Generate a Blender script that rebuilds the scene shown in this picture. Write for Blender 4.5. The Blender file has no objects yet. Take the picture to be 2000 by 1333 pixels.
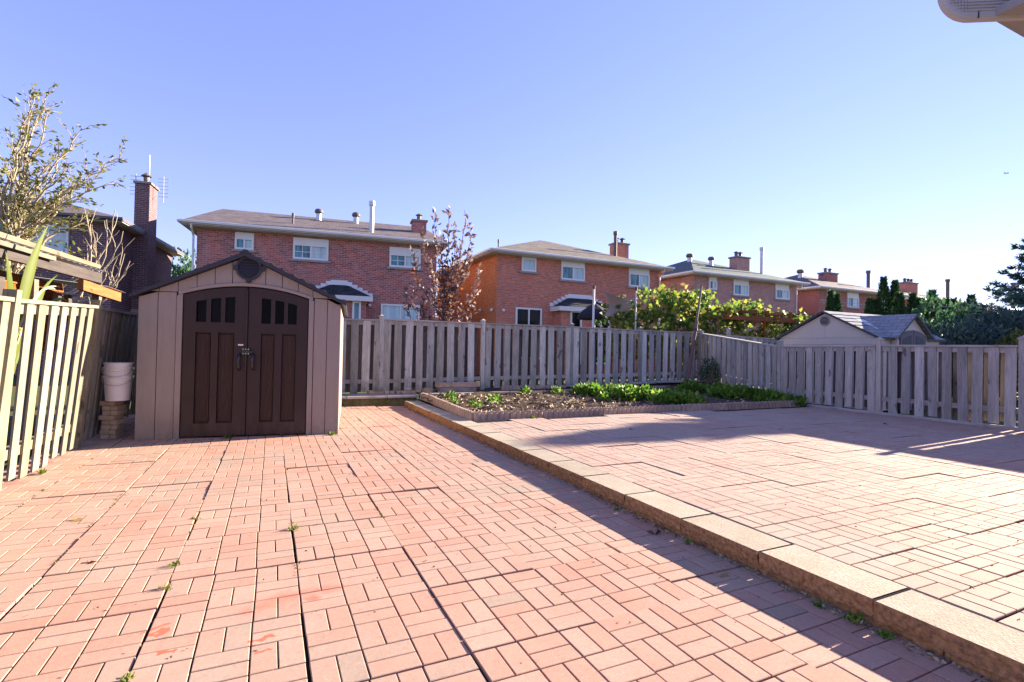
import bpy, math, random
import numpy as np
from math import radians, sin, cos, tan, pi, atan2, sqrt
from mathutils import Vector, Matrix, noise as mnoise

random.seed(7)
rng = np.random.default_rng(7)
scene = bpy.context.scene
COL = scene.collection

# ------------------------------------------------------------------ camera
YAW, ROLL, PITCH, EYE = radians(25.2), radians(1.1), math.atan(0.015), 1.25
fh = Vector((sin(YAW), cos(YAW), 0)); rh = Vector((cos(YAW), -sin(YAW), 0)); up = Vector((0, 0, 1))
fw = fh * cos(PITCH) + up * sin(PITCH); uu = -fh * sin(PITCH) + up * cos(PITCH)
Rv = rh * cos(ROLL) + uu * sin(ROLL); Uv = uu * cos(ROLL) - rh * sin(ROLL)
cam_d = bpy.data.cameras.new('camera'); cam = bpy.data.objects.new('camera', cam_d); COL.objects.link(cam)
cam.matrix_world = Matrix(((Rv.x, Uv.x, -fw.x, 0), (Rv.y, Uv.y, -fw.y, 0), (Rv.z, Uv.z, -fw.z, EYE), (0, 0, 0, 1)))
cam_d.sensor_width = 36; cam_d.lens = 18.0; cam_d.clip_start = 0.05; cam_d.clip_end = 9000
scene.camera = cam

# ------------------------------------------------------------------ sky, sun, exposure
SUN_EL = radians(18.5); SUN_AZ = atan2(0.08, 1.0)          # azimuth from +X
sdir = Vector((cos(SUN_EL) * cos(SUN_AZ), cos(SUN_EL) * sin(SUN_AZ), sin(SUN_EL)))
world = bpy.data.worlds.new('World'); scene.world = world; world.use_nodes = True
wn = world.node_tree; bg = wn.nodes['Background']
sky = wn.nodes.new('ShaderNodeTexSky'); sky.sky_type = 'NISHITA'; sky.sun_disc = False
sky.sun_elevation = SUN_EL; sky.sun_rotation = pi / 2 - SUN_AZ
sky.air_density = 1.0; sky.dust_density = 0.0; sky.ozone_density = 3.0; sky.altitude = 100
tint = wn.nodes.new('ShaderNodeMix'); tint.data_type = 'RGBA'; tint.blend_type = 'MULTIPLY'; tint.inputs[0].default_value = 1.0
tint.inputs[7].default_value = (1.21, 1.05, 1.56, 1)
gam = wn.nodes.new('ShaderNodeGamma'); gam.inputs[1].default_value = 0.69
wn.links.new(sky.outputs[0], gam.inputs[0]); hsv = wn.nodes.new('ShaderNodeHueSaturation'); hsv.inputs['Saturation'].default_value = 1.02
wn.links.new(gam.outputs[0], hsv.inputs['Color']); wn.links.new(hsv.outputs[0], tint.inputs[6]); wn.links.new(tint.outputs[2], bg.inputs[0]); bg.inputs[1].default_value = 0.070
sun_d = bpy.data.lights.new('sun', 'SUN'); sun = bpy.data.objects.new('sun', sun_d); COL.objects.link(sun)
sun_d.energy = 5.0; sun_d.angle = radians(0.6); sun_d.color = (1.0, 0.86, 0.68)
sun.rotation_euler = sdir.to_track_quat('Z', 'Y').to_euler()
scene.view_settings.view_transform = 'Standard'; scene.view_settings.look = 'None'
scene.view_settings.gamma = 1.0; scene.view_settings.use_curve_mapping = False
scene.view_settings.exposure = 2.24

# ------------------------------------------------------------------ material helpers
class NT:
    def __init__(self, name):
        self.m = bpy.data.materials.new(name); self.m.use_nodes = True
        self.t = self.m.node_tree; self.b = self.t.nodes['Principled BSDF']; self.out = self.t.nodes['Material Output']
    def n(self, kind, **kw):
        nd = self.t.nodes.new(kind)
        for k, v in kw.items(): setattr(nd, k, v)
        return nd
    def l(self, a, b): self.t.links.new(a, b)
    def val(self, sock, v):
        if hasattr(v, 'links') or hasattr(v, 'is_linked'): self.l(v, sock)
        else: sock.default_value = v
    def math(self, op, a, b=0.0, c=None, clamp=False):
        nd = self.n('ShaderNodeMath', operation=op, use_clamp=clamp); self.val(nd.inputs[0], a); self.val(nd.inputs[1], b)
        if c is not None: self.val(nd.inputs[2], c)
        return nd.outputs[0]
    def mix(self, f, a, b, mode='MIX'):
        nd = self.n('ShaderNodeMix', data_type='RGBA', blend_type=mode); self.val(nd.inputs[0], f)
        for s, v in ((nd.inputs[6], a), (nd.inputs[7], b)):
            if isinstance(v, tuple): s.default_value = (*v[:3], 1)
            else: self.l(v, s)
        return nd.outputs[2]
    def noise(self, vec, scale, detail=4, rough=0.55):
        nd = self.n('ShaderNodeTexNoise'); nd.inputs['Scale'].default_value = scale
        nd.inputs['Detail'].default_value = detail; nd.inputs['Roughness'].default_value = rough
        if vec is not None: self.l(vec, nd.inputs['Vector'])
        return nd.outputs[0]
    def ramp(self, f, lo, hi):
        nd = self.n('ShaderNodeMapRange'); self.l(f, nd.inputs[0]); nd.inputs[1].default_value = lo; nd.inputs[2].default_value = hi
        return nd.outputs[0]
    def scaled(self, vec, s):
        nd = self.n('ShaderNodeVectorMath', operation='MULTIPLY'); self.l(vec, nd.inputs[0]); nd.inputs[1].default_value = s
        return nd.outputs[0]
    def add(self, a, b):
        nd = self.n('ShaderNodeVectorMath', operation='ADD'); self.l(a, nd.inputs[0]); self.l(b, nd.inputs[1]); return nd.outputs[0]
    def coord(self, kind='Object', offset=True):
        tc = self.n('ShaderNodeTexCoord').outputs[kind]
        if not offset: return tc
        r = self.n('ShaderNodeObjectInfo').outputs['Random']
        cb = self.n('ShaderNodeCombineXYZ')
        for i, k in enumerate((37.1, 91.7, 53.3)): self.l(self.math('MULTIPLY', r, k), cb.inputs[i])
        return self.add(tc, cb.outputs[0])
    def bump(self, h, strength, dist=0.01):
        nd = self.n('ShaderNodeBump'); nd.inputs['Strength'].default_value = strength; nd.inputs['Distance'].default_value = dist
        self.l(h, nd.inputs['Height']); self.l(nd.outputs[0], self.b.inputs['Normal'])
    def pos(self): return self.n('ShaderNodeNewGeometry').outputs['Position']
    def island(self): return self.n('ShaderNodeNewGeometry').outputs['Random Per Island']
    def orand(self): return self.n('ShaderNodeObjectInfo').outputs['Random']
    def bright(self, col, f):
        hs = self.n('ShaderNodeHueSaturation'); self.l(col, hs.inputs['Color']); self.val(hs.inputs['Value'], f); return hs.outputs[0]
    def fin(self, col, rough=0.8, spec=0.3, metal=0.0):
        if isinstance(col, tuple): self.b.inputs['Base Color'].default_value = (*col[:3], 1)
        else: self.l(col, self.b.inputs['Base Color'])
        self.val(self.b.inputs['Roughness'], rough); self.b.inputs['Specular IOR Level'].default_value = spec
        self.b.inputs['Metallic'].default_value = metal
        return self.m

def plain(name, c1, c2=None, scale=6, rough=0.7, spec=0.3, bump=0.0, bscale=60, orand=0.0, stretch=(1, 1, 1), metal=0.0, fine=0.15):
    k = NT(name); v = k.scaled(k.coord(), stretch)
    c2 = c2 or tuple(x * 0.8 for x in c1)
    col = k.mix(k.ramp(k.noise(v, scale), 0.3, 0.7), c1, c2)
    if fine: col = k.bright(col, k.math('ADD', 1 - fine * .5, k.math('MULTIPLY', k.noise(v, scale * 14, 2), fine)))
    if orand: col = k.bright(col, k.math('ADD', 1 - orand / 2, k.math('MULTIPLY', k.orand(), orand)))
    if bump: k.bump(k.noise(v, bscale, 4, .6), bump, 0.004)
    return k.fin(col, rough, spec, metal)

def wood(name, c1, c2, c3, rough=0.85, orand=0.5, axis=2, moss=0.0):
    k = NT(name); v = k.coord()
    st = [26, 26, 26]; st[axis] = 1.6
    g = k.noise(k.scaled(v, tuple(st)), 1.0, 6, .65)
    st2 = [60, 60, 60]; st2[axis] = 5
    g2 = k.noise(k.scaled(v, tuple(st2)), 1.0, 3, .6)
    col = k.mix(k.ramp(g, 0.3, 0.7), c1, c2)
    col = k.mix(k.math('MULTIPLY', k.ramp(g2, .55, .75), .6), col, c3)
    st3 = [5, 5, 5]; st3[axis] = 2.2
    kn = k.noise(k.scaled(v, tuple(st3)), 1.6, 2)
    col = k.mix(k.math('MULTIPLY', k.ramp(kn, .66, .72), .75), col, c3)
    st4 = [7, 7, 7]; st4[axis] = 1.3
    col = k.bright(col, k.math('ADD', .55, k.math('MULTIPLY', k.noise(k.scaled(v, tuple(st4)), 1.3, 4, .7), .9)))
    r = k.orand()
    wr = k.n('ShaderNodeTexWhiteNoise', noise_dimensions='1D'); k.l(r, wr.inputs['W'])
    col = k.bright(col, k.math('ADD', 1 - orand / 2, k.math('MULTIPLY', r, orand)))
    hs = k.n('ShaderNodeHueSaturation'); k.l(col, hs.inputs['Color'])
    k.l(k.math('ADD', .70, k.math('MULTIPLY', wr.outputs[0], .6)), hs.inputs['Saturation']); col = hs.outputs[0]
    if moss:
        z = k.n('ShaderNodeSeparateXYZ'); k.l(k.pos(), z.inputs[0])
        f = k.math('MULTIPLY', k.ramp(z.outputs[2], .75, .15), k.ramp(k.noise(k.pos(), 5, 4), .45, .65))
        col = k.mix(k.math('MULTIPLY', f, moss), col, (.10, .115, .04))
    k.bump(g2, .5, .004)
    return k.fin(col, rough, .2)

def brick(name, c1, c2, mortar, w=.215, h=.075, ms=.011, tintscale=.6):
    k = NT(name); uv = k.n('ShaderNodeTexCoord').outputs['UV']
    bt = k.n('ShaderNodeTexBrick'); k.l(uv, bt.inputs['Vector'])
    bt.inputs['Color1'].default_value = (*c1, 1); bt.inputs['Color2'].default_value = (*c2, 1); bt.inputs['Mortar'].default_value = (*mortar, 1)
    bt.inputs['Scale'].default_value = 1; bt.inputs['Mortar Size'].default_value = ms; bt.inputs['Brick Width'].default_value = w
    bt.inputs['Row Height'].default_value = h; bt.inputs['Bias'].default_value = -.1; bt.inputs['Mortar Smooth'].default_value = .2
    big = k.noise(uv, tintscale, 4)
    col = k.bright(bt.outputs[0], k.math('ADD', .75, k.math('MULTIPLY', big, .5)))
    mp = k.scaled(uv, (4.6, 13.3, 1)); col = k.bright(col, k.math('ADD', .55, k.math('MULTIPLY', k.noise(mp, 1.0, 2), .9)))
    k.bump(k.math('SUBTRACT', 1, bt.outputs['Fac']), .5, .01)
    return k.fin(col, .9, .15)

def shingle(name, c1, c2):
    k = NT(name); uv = k.n('ShaderNodeTexCoord').outputs['UV']
    bt = k.n('ShaderNodeTexBrick'); k.l(uv, bt.inputs['Vector'])
    bt.inputs['Color1'].default_value = (*c1, 1); bt.inputs['Color2'].default_value = (*c2, 1); bt.inputs['Mortar'].default_value = (*[x * .45 for x in c1], 1)
    bt.inputs['Scale'].default_value = 1; bt.inputs['Mortar Size'].default_value = .008; bt.inputs['Brick Width'].default_value = .28; bt.inputs['Row Height'].default_value = .14
    col = k.bright(bt.outputs[0], k.math('ADD', .65, k.math('MULTIPLY', k.noise(uv, 9, 4, .7), .7)))
    k.bump(k.math('SUBTRACT', 1, bt.outputs['Fac']), .5, .01)
    return k.fin(col, .95, .1)

def leafmat(name, cols, trans=0.35, rough=.55):
    k = NT(name); r = k.island()
    cr = k.n('ShaderNodeValToRGB'); k.l(r, cr.inputs[0]); cr.color_ramp.interpolation = 'LINEAR'
    while len(cr.color_ramp.elements) < len(cols): cr.color_ramp.elements.new(.5)
    for i, c in enumerate(cols):
        e = cr.color_ramp.elements[i]; e.position = i / (len(cols) - 1); e.color = (*c, 1)
    k.fin(cr.outputs[0], rough, .3)
    if trans:
        t = k.n('ShaderNodeBsdfTranslucent'); k.l(cr.outputs[0], t.inputs[0])
        mx = k.n('ShaderNodeMixShader'); mx.inputs[0].default_value = trans
        k.l(k.b.outputs[0], mx.inputs[1]); k.l(t.outputs[0], mx.inputs[2]); k.l(mx.outputs[0], k.out.inputs[0])
    return k.m

def glass(name, c, rough=.04, spec=.8):
    k = NT(name); return k.fin(k.mix(k.ramp(k.noise(k.scaled(k.coord(), (4, 4, .8)), 1.3, 2), .4, .6), c, tuple(x * .35 for x in c)), rough, spec)

def paver(name, c1, c2, c3, stains=()):
    """concrete brick paver: per-brick tint, soft weathering patches, sand-grain speckle, spilled paint"""
    k = NT(name); p = k.pos()
    r = k.math('FRACT', k.math('ADD', k.island(), k.math('MULTIPLY', k.orand(), 7.13)))
    cr = k.n('ShaderNodeValToRGB'); k.l(r, cr.inputs[0])
    e3 = cr.color_ramp.elements.new(.9); e3.color = (*c2, 1); cr.color_ramp.elements[0].color = (*c1, 1); cr.color_ramp.elements[-1].color = (*[a * .9 for a in c3], 1)
    col = k.mix(k.math('MULTIPLY', k.ramp(k.noise(p, .75, 5, .62), .46, .62), .8), cr.outputs[0], c3)
    col = k.bright(col, k.math('ADD', .78, k.math('MULTIPLY', k.noise(p, 1.6, 5, .65), .44)))
    sp = k.noise(p, 170, 3, .85)
    col = k.bright(col, k.math('ADD', .68, k.math('MULTIPLY', sp, .64)))
    col = k.bright(col, k.math('ADD', .80, k.math('MULTIPLY', k.noise(p, 38, 4, .75), .40)))
    spots = k.n('ShaderNodeTexVoronoi'); spots.inputs['Scale'].default_value = 60; k.l(p, spots.inputs['Vector'])
    col = k.mix(k.math('MULTIPLY', k.ramp(spots.outputs['Distance'], .16, .06), .5), col, (.60, .55, .50))
    dirt = k.noise(p, 14, 5, .7)
    col = k.mix(k.math('MULTIPLY', k.ramp(dirt, .58, .76), .45), col, tuple(x * .45 for x in c1))
    if stains:
        wob = k.n('ShaderNodeTexNoise'); wob.inputs['Scale'].default_value = 14; k.l(p, wob.inputs['Vector'])
        ws = k.n('ShaderNodeVectorMath', operation='SCALE'); ws.inputs['Scale'].default_value = .13
        sub = k.n('ShaderNodeVectorMath', operation='SUBTRACT'); k.l(wob.outputs['Color'], sub.inputs[0]); sub.inputs[1].default_value = (.5, .5, .5)
        k.l(sub.outputs[0], ws.inputs[0]); pw = k.add(p, ws.outputs[0])
        for (x, y, rx, ry, soft, a) in stains:
            sb = k.n('ShaderNodeVectorMath', operation='SUBTRACT'); k.l(pw, sb.inputs[0]); sb.inputs[1].default_value = (x, y, 0)
            sc = k.scaled(sb.outputs[0], (1 / rx, 1 / ry, 0))
            ln = k.n('ShaderNodeVectorMath', operation='LENGTH'); k.l(sc, ln.inputs[0])
            col = k.mix(k.math('MULTIPLY', k.ramp(ln.outputs['Value'], 1.0, soft), a), col, (.40, .095, .05))
    k.bump(sp, .35, .002)
    return k.fin(col, .88, .2)

M = {}
STAINS = [(.10, 2.79, .20, .07, .1, .5), (.30, 2.80, .12, .06, .1, .45), (-.02, 2.72, .13, .05, .2, .45), (.22, 2.72, .05, .045, .3, .6),
          (-.43, 2.70, .05, .018, .7, .75), (-.41, 2.645, .045, .016, .7, .8), (-.37, 2.45, .025, .02, .7, .9), (-.335, 2.46, .022, .018, .7, .9),
          (-.02, 2.425, .045, .018, .7, .85), (.03, 2.44, .035, .014, .7, .85), (-.045, 2.38, .03, .014, .7, .8), (.0, 2.34, .035, .015, .7, .8)]
M['paver_red'] = paver('paver_red', (.385, .213, .158), (.405, .255, .198), (.335, .25, .196), STAINS)
M['paver_pink'] = paver('paver_pink', (.36, .235, .188), (.385, .275, .222), (.35, .275, .228))
M['joint'] = plain('joint_sand', (.014, .010, .011), (.030, .022, .018), 20, .95, .1, bump=.4)
M['cap'] = plain('cap_stone', (.37, .315, .25), (.30, .25, .19), 5, .9, .2, bump=.9, bscale=90, orand=.15, fine=.9)
M['split'] = plain('split_stone', (.42, .22, .10), (.16, .085, .045), 45, .95, .15, bump=1.0, bscale=70, orand=.2, fine=.9)
M['concrete'] = plain('concrete', (.40, .38, .35), (.28, .27, .25), 4, .92, .2, bump=.4, bscale=90, fine=.4)
M['concrete_dark'] = plain('old_concrete', (.30, .27, .25), (.17, .15, .145), 7, .95, .15, bump=.6, bscale=60, fine=.5, orand=.3)
M['mossy'] = plain('mossy_concrete', (.20, .17, .09), (.085, .085, .03), 9, .95, .1, bump=.9, bscale=30, fine=.8)
M['soil'] = plain('soil', (.115, .082, .062), (.058, .042, .034), 9, .98, .05, bump=1.0, bscale=40, fine=.9)
M['mulch'] = leafmat('dry_mulch', [(.16, .11, .07), (.32, .24, .15), (.45, .36, .25)], 0, .9)
M['edging'] = plain('edging_concrete', (.44, .33, .26), (.28, .21, .17), 10, .95, .15, bump=.7, bscale=80, fine=.6, orand=.25)
M['fence_grey'] = wood('weathered_board', (.49, .475, .42), (.34, .325, .285), (.10, .09, .075), orand=.75, moss=.7)
M['fence_blue'] = wood('weathered_board_right', (.42, .39, .36), (.28, .26, .24), (.09, .078, .07), orand=.6)
M['board_gap_shade'] = wood('gap_shade_board', (.17, .145, .14), (.115, .095, .095), (.05, .04, .04), orand=.6, moss=.4)  # shade of the board gaps put into the colour of the rear boards
M['fence_pale'] = wood('pale_board', (.245, .222, .165), (.185, .163, .112), (.065, .052, .03), orand=.3)
M['rail'] = wood('weathered_rail', (.42, .39, .35), (.30, .27, .25), (.16, .14, .12), orand=.3, axis=0)
M['raily'] = wood('weathered_rail_y', (.42, .39, .37), (.30, .27, .26), (.16, .14, .12), orand=.3, axis=1)
M['raily_pale'] = wood('pale_rail_y', (.24, .22, .165), (.19, .168, .12), (.075, .062, .04), orand=.2, axis=1)
M['shed_panel'] = plain('shed_panel', (.285, .232, .208), (.255, .206, .186), 30, .55, .35, bump=.25, bscale=90, stretch=(1, 1, .08), fine=.12)
def _grime(mat, z0, z1, col, amt):
    k = NT.__new__(NT); k.m = mat; k.t = mat.node_tree; k.b = k.t.nodes['Principled BSDF']; k.out = k.t.nodes['Material Output']
    src = k.b.inputs['Base Color'].links[0].from_socket; z = k.n('ShaderNodeSeparateXYZ'); k.l(k.pos(), z.inputs[0])
    f = k.math('MULTIPLY', k.ramp(z.outputs[2], z1, z0), k.ramp(k.noise(k.scaled(k.pos(), (1, 1, .35)), 9, 5, .7), .35, .65))
    sp = k.ramp(k.noise(k.pos(), 45, 3, .8), .68, .76)
    c = k.mix(k.math('MULTIPLY', f, amt), src, col); c = k.mix(k.math('MULTIPLY', sp, .35), c, col); k.l(c, k.b.inputs['Base Color'])
_grime(M['shed_panel'], 0.0, .55, (.16, .10, .075), .6)
M['shed_gap'] = plain('shed_gap', (.035, .028, .03), None, 5, .8)
M['shed_door'] = plain('shed_door', (.030, .0125, .0125), (.022, .009, .0095), 3, .5, .35, bump=.12, bscale=140, fine=.2)
_grime(M['shed_door'], 0.0, .5, (.10, .06, .05), .45)
M['shed_roof'] = plain('shed_roof', (.034, .034, .05), (.026, .026, .04), 5, .6, .35, bump=.3, fine=.3)
kk = NT('shed_woodgrain'); v_ = kk.coord(offset=False)
wv = kk.n('ShaderNodeTexWave', wave_type='BANDS', bands_direction='X'); kk.l(kk.scaled(v_, (1, 1, .16)), wv.inputs[0])
wv.inputs['Scale'].default_value = 26; wv.inputs['Distortion'].default_value = 7; wv.inputs['Detail'].default_value = 3; wv.inputs['Detail Scale'].default_value = 1.2
kk.bump(wv.outputs['Fac'], .8, .004)
M['shed_grain'] = kk.fin(kk.mix(wv.outputs['Fac'], (.014, .005, .005), (.055, .024, .019)), .5, .35)
M['black'] = plain('black_metal', (.012, .012, .014), None, 5, .4, .5)
M['handle'] = plain('handle_plastic', (.02, .018, .025), None, 5, .25, .6)
M['steel'] = plain('steel', (.6, .6, .6), (.5, .5, .5), 5, .35, .5, metal=.8)
M['dark_glass'] = glass('dark_glass', (.006, .006, .008), .08, .04)
M['pane'] = glass('window_pane', (.10, .30, .36), .08, .5)
M['pane_dark'] = glass('window_pane_dark', (.015, .018, .022), .06, .12)
M['blind'] = plain('window_blind', (.56, .72, .74), (.30, .44, .48), 9, .3, .5, stretch=(1, 1, .05), fine=.3)
M['white'] = plain('white_vinyl', (.76, .75, .73), (.70, .69, .67), 3, .5, .35, fine=.06)
M['trim'] = plain('white_aluminium', (.72, .70, .68), (.66, .64, .62), 2, .45, .35, fine=.06)
M['soffit'] = plain('soffit', (.55, .53, .52), (.50, .48, .47), 2, .6, .3, fine=.06)
M['gutter'] = plain('gutter_aluminium', (.37, .36, .385), (.33, .32, .345), 3, .5, .35, fine=.1)
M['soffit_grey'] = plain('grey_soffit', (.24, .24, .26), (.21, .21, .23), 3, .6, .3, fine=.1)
M['trim_shade'] = plain('trim_shade', (.13, .12, .14), (.10, .09, .11), 3, .5, .3)  # eave trim of the left house, its shade put into the colour
M['sill'] = plain('stone_sill', (.32, .31, .31), (.25, .245, .25), 4, .9)
M['brick1'] = brick('brick_plum', (.48, .16, .125), (.25, .08, .075), (.42, .29, .27))
M['brick2'] = brick('brick_red', (.58, .19, .115), (.43, .135, .088), (.46, .28, .23))
M['brick_bounce'] = brick('brick_bounce_orange', (.62, .20, .06), (.50, .15, .05), (.48, .25, .14))  # orange of light bounced between the houses mixed into the brick colour
M['brick3'] = brick('brick_mauve', (.44, .205, .165), (.33, .145, .125), (.50, .39, .36))
M['brick4'] = brick('brick_crimson', (.38, .115, .09), (.29, .085, .07), (.40, .27, .25))
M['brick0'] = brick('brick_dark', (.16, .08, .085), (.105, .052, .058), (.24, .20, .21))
M['shingle1'] = shingle('shingle_brown', (.195, .165, .17), (.125, .105, .112))
M['shingle2'] = shingle('shingle_grey', (.21, .185, .165), (.13, .115, .105))
M['shingle3'] = shingle('shingle_teal', (.10, .15, .15), (.15, .15, .14))
M['shingle_dark'] = shingle('shingle_dark', (.035, .037, .045), (.06, .062, .07))
M['galv'] = plain('galvanised', (.55, .55, .55), (.42, .42, .43), 6, .4, .5, metal=.5)
M['rust_pipe'] = plain('flue_pipe', (.16, .13, .12), (.10, .08, .075), 6, .6, .3)
M['bucket'] = plain('bucket_plastic', (.78, .74, .68), (.70, .65, .58), 3, .45, .4, fine=.08)
M['pbrick'] = plain('stack_brick', (.46, .36, .24), (.36, .26, .165), 14, .92, .15, bump=.7, orand=.35, fine=.5)
M['cedar_board'] = wood('cedar_clapboard', (.30, .12, .045), (.22, .085, .03), (.10, .04, .016), orand=.3, axis=1)
M['old_beam'] = wood('old_beam', (.10, .085, .08), (.065, .055, .052), (.03, .026, .024), orand=.3, axis=1)
M['pale_beam'] = wood('pale_beam', (.22, .185, .14), (.17, .14, .10), (.08, .065, .045), orand=.2, axis=1)
M['pergola'] = wood('pergola_beam', (.26, .10, .05), (.19, .075, .04), (.10, .04, .02), orand=.3, axis=0)
M['polywood'] = wood('grey_pole', (.19, .12, .12), (.14, .09, .09), (.07, .05, .05), orand=.2)
M['bark'] = plain('bark', (.24, .19, .14), (.14, .105, .08), 14, .9, .1, bump=.6, stretch=(1, 1, .3), fine=.4)
M['bark_pale'] = plain('pale_bark', (.40, .33, .24), (.27, .215, .155), 14, .9, .1, bump=.5, stretch=(1, 1, .3), fine=.4)
M['bark_dark'] = plain('dark_bark', (.13, .085, .08), (.08, .055, .05), 14, .9, .1, bump=.6, fine=.4)
M['leaf_olive'] = leafmat('leaf_olive', [(.06, .085, .02), (.13, .15, .03), (.24, .22, .05), (.09, .10, .03)])
M['leaf_purple'] = leafmat('leaf_purple', [(.10, .055, .062), (.20, .125, .125), (.30, .22, .20), (.13, .07, .08)], .3)
M['leaf_orange'] = leafmat('leaf_orange', [(.26, .085, .03), (.34, .13, .05), (.20, .07, .05)], .35)
M['leaf_vine'] = leafmat('leaf_vine', [(.04, .11, .025), (.10, .20, .03), (.20, .28, .035), (.34, .35, .06), (.08, .15, .045)], .45)
M['leaf_dry'] = leafmat('leaf_dry', [(.30, .21, .07), (.40, .31, .13), (.24, .16, .07)], .4)
M['leaf_garden'] = leafmat('leaf_garden', [(.05, .14, .02), (.09, .21, .025), (.17, .30, .035), (.29, .38, .07)], .4)
M['leaf_cedar'] = leafmat('leaf_cedar', [(.024, .066, .022), (.045, .11, .033), (.075, .15, .042)], .2, .7)
M['leaf_spruce'] = leafmat('leaf_spruce', [(.04, .095, .085), (.065, .14, .12), (.10, .19, .16)], .15, .6)
M['leaf_bush'] = leafmat('leaf_bush', [(.03, .085, .045), (.06, .14, .065), (.10, .19, .085)], .3)
M['leaf_blue'] = leafmat('leaf_bluegreen', [(.03, .065, .06), (.055, .10, .09), (.09, .14, .12)], .25)
M['blade'] = leafmat('blade_leaf', [(.08, .13, .015), (.13, .18, .02), (.18, .20, .03)], .45)
M['blade_dry'] = plain('dry_blade', (.52, .42, .24), (.40, .31, .17), 6, .7)
M['cloth'] = plain('shade_cloth', (.30, .235, .19), (.24, .19, .155), 3, .9)
M['umbrella'] = plain('umbrella_canvas', (.02, .022, .03), None, 3, .85)
M['shed2'] = plain('pale_shed_panel', (.50, .45, .41), (.46, .415, .38), 3, .55, .3, fine=.08)
M['shed2_roof'] = shingle('pale_shed_roof', (.28, .29, .31), (.22, .23, .26))
M['shed2_trim'] = plain('pale_shed_trim', (.05, .055, .075), None, 4, .6)
M['shed2_door'] = plain('pale_shed_door', (.10, .09, .13), (.085, .08, .11), 4, .6)
M['skylight'] = plain('skylight', (.62, .65, .68), None, 2, .3, .5)
M['cable'] = plain('cable', (.45, .47, .52), None, 4, .5)
M['grass'] = plain('ground_grass', (.06, .085, .025), (.10, .09, .04), 1.2, .95, .1, bump=.8, fine=.6)
M['airframe'] = plain('airframe', (.10, .10, .11), None, .1, .5)

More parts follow.
